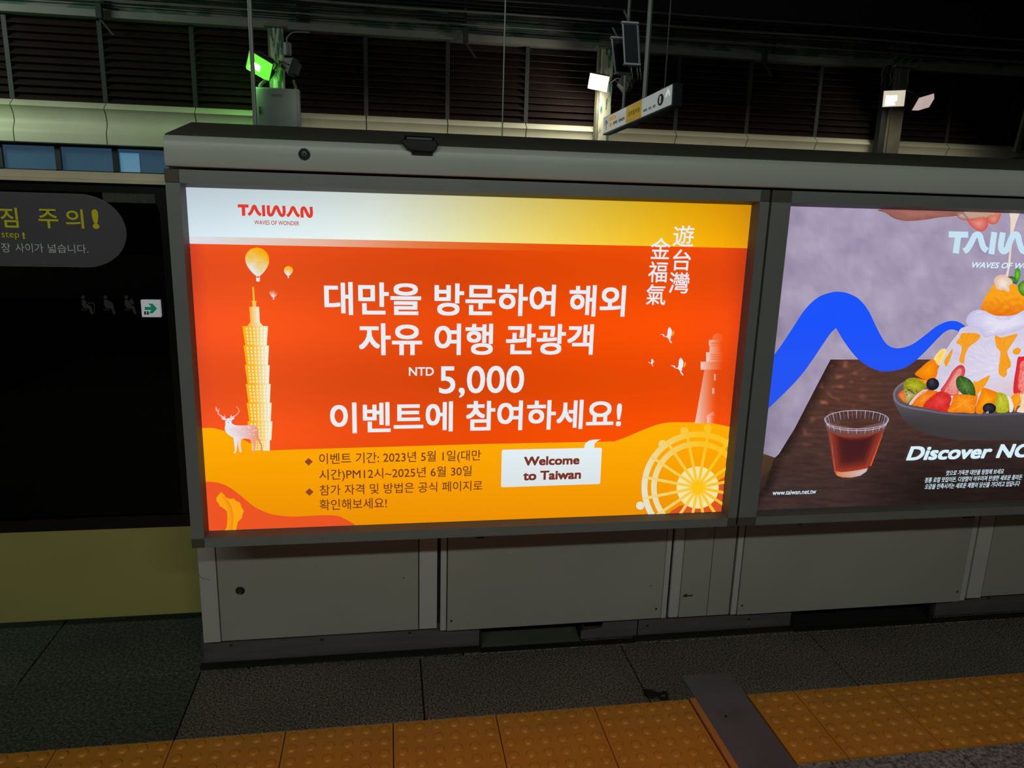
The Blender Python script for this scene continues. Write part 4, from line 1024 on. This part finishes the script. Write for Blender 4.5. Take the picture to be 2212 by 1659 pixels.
def wood(px, py):
    d = px-ex_(py); n = nz(px*.12, py, .16)+.5*nz(px*.2, py, .5, 2)
    lit = max(0, 1-abs(px-1850-(py-800)*-.25)/330)*max(0, min(1, (1060-py)/200))
    hl = max(0, nz(px, py*1.6, .055, 7)-.18)*max(0, 1-d/150)*1.6*max(0, min(1, (1010-py)/120))
    e = .55+.45*min(1, d/26)
    sh = 1-.45*max(0, min(1, (py-930)/120))*max(0, min(1, (px-1830)/150))
    return (e*sh*(62+26*lit+14*n+120*hl), e*sh*(45+10*lit+9*n+66*hl), e*sh*(42+4*lit+7*n+44*hl))
A.grid(110, 120, lambda u, v: (ex_(776.5+v*340)+(2760-ex_(776.5+v*340))*u**1.5, 776.5+v*340), wood)
A.poly([(1590, 979), (1652, 981), (1684, 992), (1672, 1005), (1656, 1050), (1616, 1112), (1560, 1115)], lambda x, y: mixc((82, 58, 40), (48, 38, 33), (y-985)/30))
A.build('table_picture', ps2)
A = Art(RC_, 0, 3)
q = lambda pts: sc(pts, 1600, 420, 3.607)
up = spl(q([(150,1400),(215,1305),(300,1195),(400,1045),(500,895),(600,802),(700,764),(770,758),(840,772),(920,815),(990,900),(1040,1000),(1085,1090),(1130,1160),(1180,1192),(1240,1197),(1330,1170),(1430,1100),(1520,1030),(1600,992),(1660,985),(1710,1000),(1780,1050)]), 4)
lo = spl(q([(1720,1078),(1650,1052),(1590,1070),(1520,1135),(1430,1230),(1340,1310),(1250,1360),(1130,1378),(1040,1362),(940,1305),(870,1235),(800,1140),(760,1072)]), 4)+[q([(740,1040)])[0]]+spl(q([(700,1078),(640,1165),(560,1285),(480,1395),(400,1485),(300,1585),(190,1690)]), 4)
A.poly(up+lo, lambda x, y: mixc((26, 82, 250), (40, 84, 240), (y-700)/150))
A.build('blue_wave', ps2)
# hand and milk stream at the top
A = Art(RC_, 0, 3)
A.blob(spl(q([(1075,118),(1130,145),(1180,180),(1230,198),(1290,207),(1380,203),(1470,192),(1540,180),(1600,175),(1680,167),(1720,150),(1720,118),(1400,100)]), 4, True), lambda x, y, r: mixc((166, 108, 98), (134, 84, 72), (r-.2)+.4*nz(x, y, .1)), 4, q([(1380,150)])[0])
A.blob(spl(q([(1675,145),(1690,180),(1730,200),(1772,198),(1760,165),(1720,135),(1690,135)]), 4, True), lambda x, y, r: mixc((150, 104, 100), (206, 172, 160), 1-r), 3)
A.poly(q([(1740,140),(1760,178),(1840,190),(1960,170),(2020,150),(2020,120),(1740,120)]), lambda x, y: (190, 160, 136))
A.blob(spl(q([(1762,196),(1775,225),(1800,255),(1845,284),(1885,287),(1915,262),(1927,225),(1915,185),(1880,172),(1820,182)]), 4, True), lambda x, y, r: mixc((200, 92, 80), (238, 148, 134), 1-r), 4)
A.blob(spl(q([(1912,180),(1925,218),(1960,234),(1995,222),(2016,185),(2022,145),(1960,150)]), 4, True), lambda x, y, r: mixc((196, 96, 82), (232, 146, 128), 1-r), 4)
A.build('hand_picture', ps2)
A = Art(RC_, 0, 3)
st_l = spl(q([(2088,130),(2100,200),(2098,300),(2092,420),(2080,540),(2065,620),(2040,645)]), 5); st_r = spl(q([(2180,130),(2150,200),(2122,300),(2108,420),(2098,540),(2086,610),(2078,650)]), 5)
for i in range(len(st_l)-1): A.quad([st_l[i], st_r[i], st_r[i+1], st_l[i+1]], lambda x, y: (232, 214, 200))
A.build('milk_stream_picture', ps2)
# bowl with dessert
A = Art(RC_, 0, 4)
r2 = lambda pts: sc(pts, 1600, 760, 3.614); r4 = lambda pts: sc(pts, 1900, 720, 6.913)
A.poly(spl(r2([(1275,235),(1215,275),(1190,330),(1195,390),(1235,470),(1290,550),(1370,610),(1500,655)]), 4)+r2([(1700,690),(2400,690),(2600,500),(2212,470)]), lambda x, y: mixc((88, 84, 92), (62, 57, 58), (y-870)/45))
rim = spl(r4([(370,728),(280,790),(225,860),(212,930),(240,1010),(330,1075),(480,1115),(700,1150),(950,1190),(1300,1218),(1700,1210),(2157,1190),(2600,1150)]), 5)
A.stroke(rim, 4.2, lambda x, y: mixc((128, 120, 140), (96, 92, 106), (x-1930)/200))
A.poly(spl(r4([(370,740),(300,800),(262,880),(260,950),(330,1020),(480,1070),(700,1110),(950,1150),(1300,1185),(1700,1180),(2157,1165)]), 4)+r4([(2157,700)]), (120, 84, 70))
A.build('bowl_picture', ps2)
A = Art(RC_, 0, 5)
def ice(x, y, r):
    n = nz(x, y, .22)+.6*nz(x, y, .6, 2); e = max(0, (x-2030)/120); c = mixc((216, 208, 236), (232, 224, 240), .5+.8*n); c = mixc(c, (232, 196, 186), max(0, min(1, (y-800)/60))*.6*max(0, min(1, (x-2120)/50)))
    return tuple(v*(.93+.07*(1-r)) for v in c)
dome = q([(1750,1028),(1690,1085),(1640,1145),(1580,1240),(1540,1340),(1512,1440),(1500,1540),(1520,1640),(2400,1640),(2700,1640),(2640,1400),(2560,1250),(2480,1100),(2400,1000),(2100,980)])
A.blob(spl(dome, 4, True), ice, 14, q([(2060,1330)])[0])
A.build('ice_picture', ps2)
A = Art(RC_, 0, 6)
def mango(x, y, r): n = nz(x, y, .35); return mixc((240, 170, 60), (246, 150, 16), .6+n)
for pts in ([(1215,0),(1190,60),(1135,140),(1210,180),(1215,260),(1180,400),(1210,440),(1255,440),(1270,330),(1330,200),(1440,120),(1500,40),(1440,0),(1330,-10)],
            [(1080,230),(1050,260),(1000,340),(955,420),(985,495),(1030,420),(1075,300)],
            [(1710,30),(1740,210),(1790,220),(1790,330),(1765,560),(1800,630),(1850,652),(1890,620),(1895,540),(1945,500),(1950,420),(1900,300),(1930,180),(2060,10),(1900,40),(1800,60)],
            [(1390,720),(1450,720),(1520,680),(1640,625),(1600,720),(1550,800),(1480,880),(1440,920),(1400,860)],
            [(1980,250),(2060,210),(2100,250),(2070,310),(2000,310)]):
    A = Art(RC_, 0, 6); A.blob(spl(r4(pts), 3, True), mango, 3); A.build('sauce_picture', ps2)
A = Art(RC_, 0, 7)
def fruit(pts, c0, c1, mott=.35, rings=4, sm=3, art=None, ctr=None):
    (art or A).blob(spl(r4(pts), sm, True) if sm else r4(pts), lambda x, y, r: mixc(c0, c1, (1-r)+mott*nz(x, y, .5)), rings, ctr)
fruit([(920,232),(985,245),(940,380),(870,480),(800,380),(860,290)], (250, 226, 150), (252, 204, 60), .8)
fruit([(790,385),(860,450),(862,520),(830,660),(700,700),(560,640),(520,595),(610,510),(700,430)], (240, 120, 10), (250, 160, 10), .5)
fruit([(560,670),(640,690),(720,710),(700,760),(640,750)], (250, 150, 20), (250, 170, 30))
fruit([(430,665),(520,660),(600,680),(680,750),(690,810),(620,850),(560,880),(530,910),(500,880),(440,830),(380,850),(345,800),(370,710)], (136, 138, 22), (196, 188, 40), .6)
fruit([(345,850),(400,830),(450,870),(500,900),(530,915),(470,970),(410,1040),(380,1000)], (150, 150, 60), (205, 196, 140), .6)
for x, y in ((390,870),(420,855),(432,880),(400,910),(540,860),(412,835)): A.disc(r4([(x, y)])[0], 1.9, (44, 44, 18), 8)
fruit([(275,905),(350,845),(380,930),(395,1040),(330,1000),(285,950)], (226, 92, 40), (240, 140, 60), .9)
fruit([(430,1050),(520,930),(640,840),(720,845),(600,920),(500,1010),(470,1065)], (230, 190, 180), (240, 206, 196))
fruit([(480,1065),(560,930),(660,860),(760,850),(860,870),(760,960),(680,1030),(640,1100),(560,1085)], (232, 110, 20), (246, 150, 40), .6)
fruit([(1150,490),(1210,468),(1255,500),(1268,570),(1250,640),(1215,640),(1180,880),(1060,930),(900,870),(960,760),(1030,650),(1080,560)], (206, 52, 56), (234, 160, 146), .25)
fruit([(1160,540),(1210,520),(1205,600),(1160,720),(1190,860),(1080,920),(1000,880),(960,860),(1060,700),(1120,600)], (232, 150, 138), (238, 172, 160), .4)
fruit([(870,870),(960,870),(1040,920),(1065,980),(1040,1060),(1010,1165),(900,1160),(740,1120),(640,1095),(690,1000),(780,920)], (206, 36, 36), (232, 74, 66), .7)
fruit([(1100,920),(1200,905),(1300,915),(1440,915),(1450,980),(1420,1100),(1400,1190),(1250,1180),(1010,1168),(1060,1050)], (240, 120, 14), (250, 166, 40), .9)
fruit([(1530,815),(1620,830),(1760,890),(1730,960),(1700,1060),(1560,1110),(1520,1195),(1430,1180),(1440,1050),(1490,920)], (240, 122, 8), (252, 170, 20), .6)
fruit([(1750,880),(1850,900),(1910,970),(1925,1080),(1900,1170),(1780,1185),(1730,1160),(1710,1060),(1725,950)], (168, 168, 20), (206, 206, 70), .9)
fruit([(1890,930),(1950,960),(1990,1050),(1980,1150),(1930,1175),(1925,1060)], (224, 222, 214), (240, 238, 232), .5)
fruit([(2060,875),(2120,920),(2110,1010),(2040,1100),(2010,1170),(1990,1080),(1955,950)], (244, 140, 16), (252, 176, 30), .4)
fruit([(2090,880),(2300,890),(2300,1150),(2040,1170),(2110,1050)], (236, 222, 226), (250, 200, 90), .6)
fruit([(2055,360),(2110,348),(2300,360),(2300,880),(2060,890),(2000,900),(1985,830),(2000,680),(2030,500)], (214, 34, 44), (232, 90, 84), .2, 4, 3, None, r4([(2190,620)])[0])
fruit([(2110,420),(2300,400),(2300,860),(2090,860),(2060,760),(2080,560)], (236, 140, 126), (244, 186, 174), .5)
A.build('fruit_picture', ps2)
A = Art(RC_, 0, 8)
def berry(cx, cy_, rx, ry):
    A.blob([(cx+rx*math.cos(t), cy_+ry*math.sin(t)) for t in [i*math.pi/10 for i in range(20)]], lambda x, y, r: mixc((26, 24, 32), (58, 58, 72), (1-r)*.9), 4, (cx-rx*.25, cy_-ry*.2))
p_ = r4([(782,755)])[0]; berry(p_[0], p_[1], 14, 13.2); p0_ = p_
A.disc(r4([(765,712)])[0], 4.0, (84, 84, 98), 12); A.disc(r4([(765,712)])[0], 2.5, (26, 26, 32), 12)
A.build('berry_picture', ps2); A = Art(RC_, 0, 8); p_ = r4([(1628,1115)])[0]; berry(p_[0], p_[1], 14.6, 11.4)
A.poly(r4([(1590,1165),(1612,1155),(1622,1190),(1575,1190)]), (190, 186, 206)); A.build('berry_picture', ps2); A = Art(RC_, 0, 8)
leaf = [(1180,630),(1240,640),(1300,665),(1350,700),(1390,760),(1415,830),(1422,900),(1415,930),(1330,915),(1240,910),(1200,880),(1150,820),(1130,740),(1135,680)]
fruit(leaf, (48, 84, 32), (96, 132, 62), .7)
A.stroke(r4([(1175,640),(1250,760),(1330,915)]), (.6, 1.2), (140, 168, 100))
for k_ in range(5):
    A.stroke(r4([(1190+28*k_, 665+48*k_), (1270+28*k_, 690+40*k_)]), .5, (60, 92, 40)); A.stroke(r4([(1190+28*k_, 665+48*k_), (1160+20*k_, 740+42*k_)]), .5, (60, 92, 40))
A.build('leaf_picture', ps2)
# scoop, cream, leaves on top
A = Art(RC_, 0, 7)
h3 = lambda pts: sc(pts, 1900, 420, 4.878)
def scoopc(x, y, r):
    n = nz(x, y, .12)+.6*nz(x, y, .35, 4); c = mixc((248, 164, 28), (224, 96, 14), max(0, min(1, (y-640)/60))+.35*n); return c
A.blob(spl(h3([(1200,945),(1150,1010),(1100,1090),(1070,1170),(1060,1240),(1200,1275),(1380,1275),(1500,1245),(1560,1200),(1540,1100),(1480,1000),(1420,950),(1300,930)]), 4, True), scoopc, 9)
A.build('scoop_picture', ps2)
A = Art(RC_, 0, 8)
cr_ = h3([(905,1320),(925,1270),(970,1230),(1030,1212),(1100,1225),(1160,1255),(1220,1275),(1330,1278),(1430,1262),(1530,1210),(1640,1200),(1700,1250),(1700,1350),(1560,1385),(1480,1420),(1400,1450),(1330,1460),(1280,1485),(1230,1480),(1170,1490),(1120,1508),(1080,1490),(1050,1440),(1000,1395),(940,1385),(905,1355)])
A.blob(spl(cr_, 4, True), lambda x, y, r: mixc((196, 190, 226), (228, 224, 242), (1-r)*1.5+.3*nz(x, y, .15)), 5, h3([(1290,1370)])[0])
for s_ in ([(1120,1448),(1160,1440),(1200,1450)], [(1160,1265),(1230,1290),(1330,1292)], [(990,1270),(1020,1240),(1070,1235)]): A.stroke(h3(s_), (.6, 1.6), (244, 244, 250))
A.build('cream_picture', ps2)
A = Art(RC_, 0, 9)
A.blob(spl(h3([(1195,920),(1205,880),(1250,850),(1310,845),(1345,870),(1385,900),(1390,940),(1360,960),(1362,1010),(1340,1028),(1300,1005),(1260,1008),(1215,985),(1210,950)]), 4, True), lambda x, y, r: mixc((222, 186, 160), (242, 226, 214), (1-r)*1.3+.4*nz(x, y, .3)), 4)
A.build('milk_picture', ps2)
A = Art(RC_, 0, 8)
for pts, c0, c1 in (([(1420,800),(1440,775),(1465,790),(1475,840),(1460,900),(1435,935),(1415,880)], (50, 140, 20), (110, 210, 40)), ([(1345,870),(1390,862),(1430,890),(1440,940),(1400,935),(1370,910)], (40, 90, 40), (84, 140, 70)), ([(1450,960),(1490,915),(1560,900),(1580,1000),(1540,1070),(1490,1060),(1455,1010)], (60, 120, 30), (130, 180, 70))):
    A.blob(spl(h3(pts), 4, True), lambda x, y, r, c0=c0, c1=c1: mixc(c0, c1, (1-r)*1.2+.5*nz(x, y, .5)), 3)
A.build('mint_picture', ps2)
# glass of tea
A = Art(RC_, 0, 4)
gt = r2([(652,540),(700,560),(800,590),(902,600),(1050,580),(1150,530)]);
A.poly(r2([(655,545),(680,640),(705,800),(725,940),(745,968),(800,983),(870,983),(940,968),(985,935),(1010,880),(1060,760),(1120,610),(1150,535),(900,600)]), lambda x, y: mixc((120, 84, 80), (96, 50, 34), (y-910)/90))
A.build('glass_picture', ps2)
A = Art(RC_, 0, 5)
tea = spl(r2([(690,625),(780,650),(900,655),(1030,640),(1112,605)]), 3)+r2([(1060,750),(1020,850),(990,905),(930,920),(860,930),(790,940),(728,930),(712,830),(700,720)])
A.blob(tea, lambda x, y, r: mixc((160, 58, 40), (70, 28, 30), (1-r)*2.2), 5)
A.poly(r2([(735,940),(860,932),(990,908),(975,935),(930,965),(860,980),(790,978),(750,965)]), lambda x, y: mixc((214, 130, 70), (200, 190, 200), (x-1815)/50))
A.stroke(r2([(728,930),(790,942),(860,932),(930,920),(985,908)]), 1.4, (240, 130, 50))
A.stroke(r2([(1105,640),(1060,760),(1010,890)]), (1, 3), (226, 90, 50)); A.stroke(r2([(700,640),(718,800),(735,920)]), (.8, 1.6), (190, 110, 100))
A.stroke(r2([(730,650),(745,800),(760,930)]), (.8, 1.2), (150, 60, 50)); A.stroke(r2([(1060,660),(1020,780),(975,900)]), (.8, 1.2), (180, 70, 50))
n = 44
el = [(902+250*math.cos(2*math.pi*i/n), 528+72*math.sin(2*math.pi*i/n)) for i in range(n+1)]
A.stroke(r2(el), 1.5, (176, 170, 196)); el2 = [(902+232*math.cos(2*math.pi*i/n), 552+62*math.sin(2*math.pi*i/n)) for i in range(n//2+1)]
A.stroke(r2(el2), 1.3, (196, 192, 216))
for i in range(n):
    a_ = 2*math.pi*i/n; x0, y0 = 902+246*math.cos(a_), 528+70*math.sin(a_); up_ = math.sin(a_) < 0
    A.stroke(r2([(x0, y0), (902+(x0-902)*.93, y0+(60 if up_ else 42))]), (1.3, .6), (190, 188, 214) if i % 2 else (120, 112, 128))
A.build('tea_picture', ps2)
W2 = (212, 236, 246)
T2 = lambda nm, b_, L, R_, t, bo, c=W2, **k: text(nm, b_, L, R_, t, bo, ps2, layer=10, col=c, **k)
T2('web_lettering', 'www.taiwan.net.tw', (1667.8, 1063.4), (1761.5, 1061), (1700, 1058.2), (1700, 1067.4), bold=.012)
T2('discover_lettering', 'Discover NO', (1957.5, 980), (2229, 970), (1970.8, 963), (1970.8, 993.8), bold=.032, shear=.18)
T2('caption_lettering', '맛으로 가득한 대만을 탐험해 보세요', (2042.2, 1020.7), (2165.9, 1018.7), (2046, 1015.2), (2046, 1026.4), bold=.009, shear=.15)
T2('caption_lettering', '정통 로컬 맛집이든, 다양함이 어우러져 탄생한 새로운 풍미든', (1996.2, 1036.7), (2206, 1029.8), (2001, 1030.6), (2001, 1042.4), bold=.009, shear=.15)
T2('caption_lettering', '오감을 만족시키는 새로운 체험이 당신을 기다리고 있답니다', (1996, 1050), (2201, 1043.6), (2001, 1044.4), (2001, 1056), bold=.009, shear=.15)
T2('slogan_lettering', 'WAVES OF WONDER', (2097.2, 572.1), (2268, 578), (2130, 566.2), (2130, 578.9), bold=.02, shear=.2)
A = Art(RC_, 0, 9)
SW = 62/4.878; C_ = (196, 226, 242)
Z_ = [(h3([(720,420),(925,424)]), SW*1.02), (h3([(818,440),(794,619)]), SW*1.04), (h3([(880,598),(915,575),(955,510),(990,440),(1022,420),(1048,440),(1066,500),(1088,560),(1124,592)]), SW), (h3([(1200,397),(1168,628)]), SW),
      (h3([(1290,400),(1270,520),(1272,572),(1296,598),(1330,580),(1364,500),(1392,440),(1424,420),(1448,440),(1465,510),(1490,580),(1524,602),(1560,580),(1580,520),(1600,408)]), SW),
      (h3([(1640,604),(1675,580),(1715,515),(1750,445),(1782,425),(1808,445),(1826,505),(1848,565),(1884,598)]), SW), (h3([(1920,620),(1950,480),(1980,436),(2010,440),(2030,500),(2060,590),(2095,604),(2120,570),(2145,416)]), SW)]
logo(A, Z_, SW, C_)
A.build('logo_lettering', ps2)
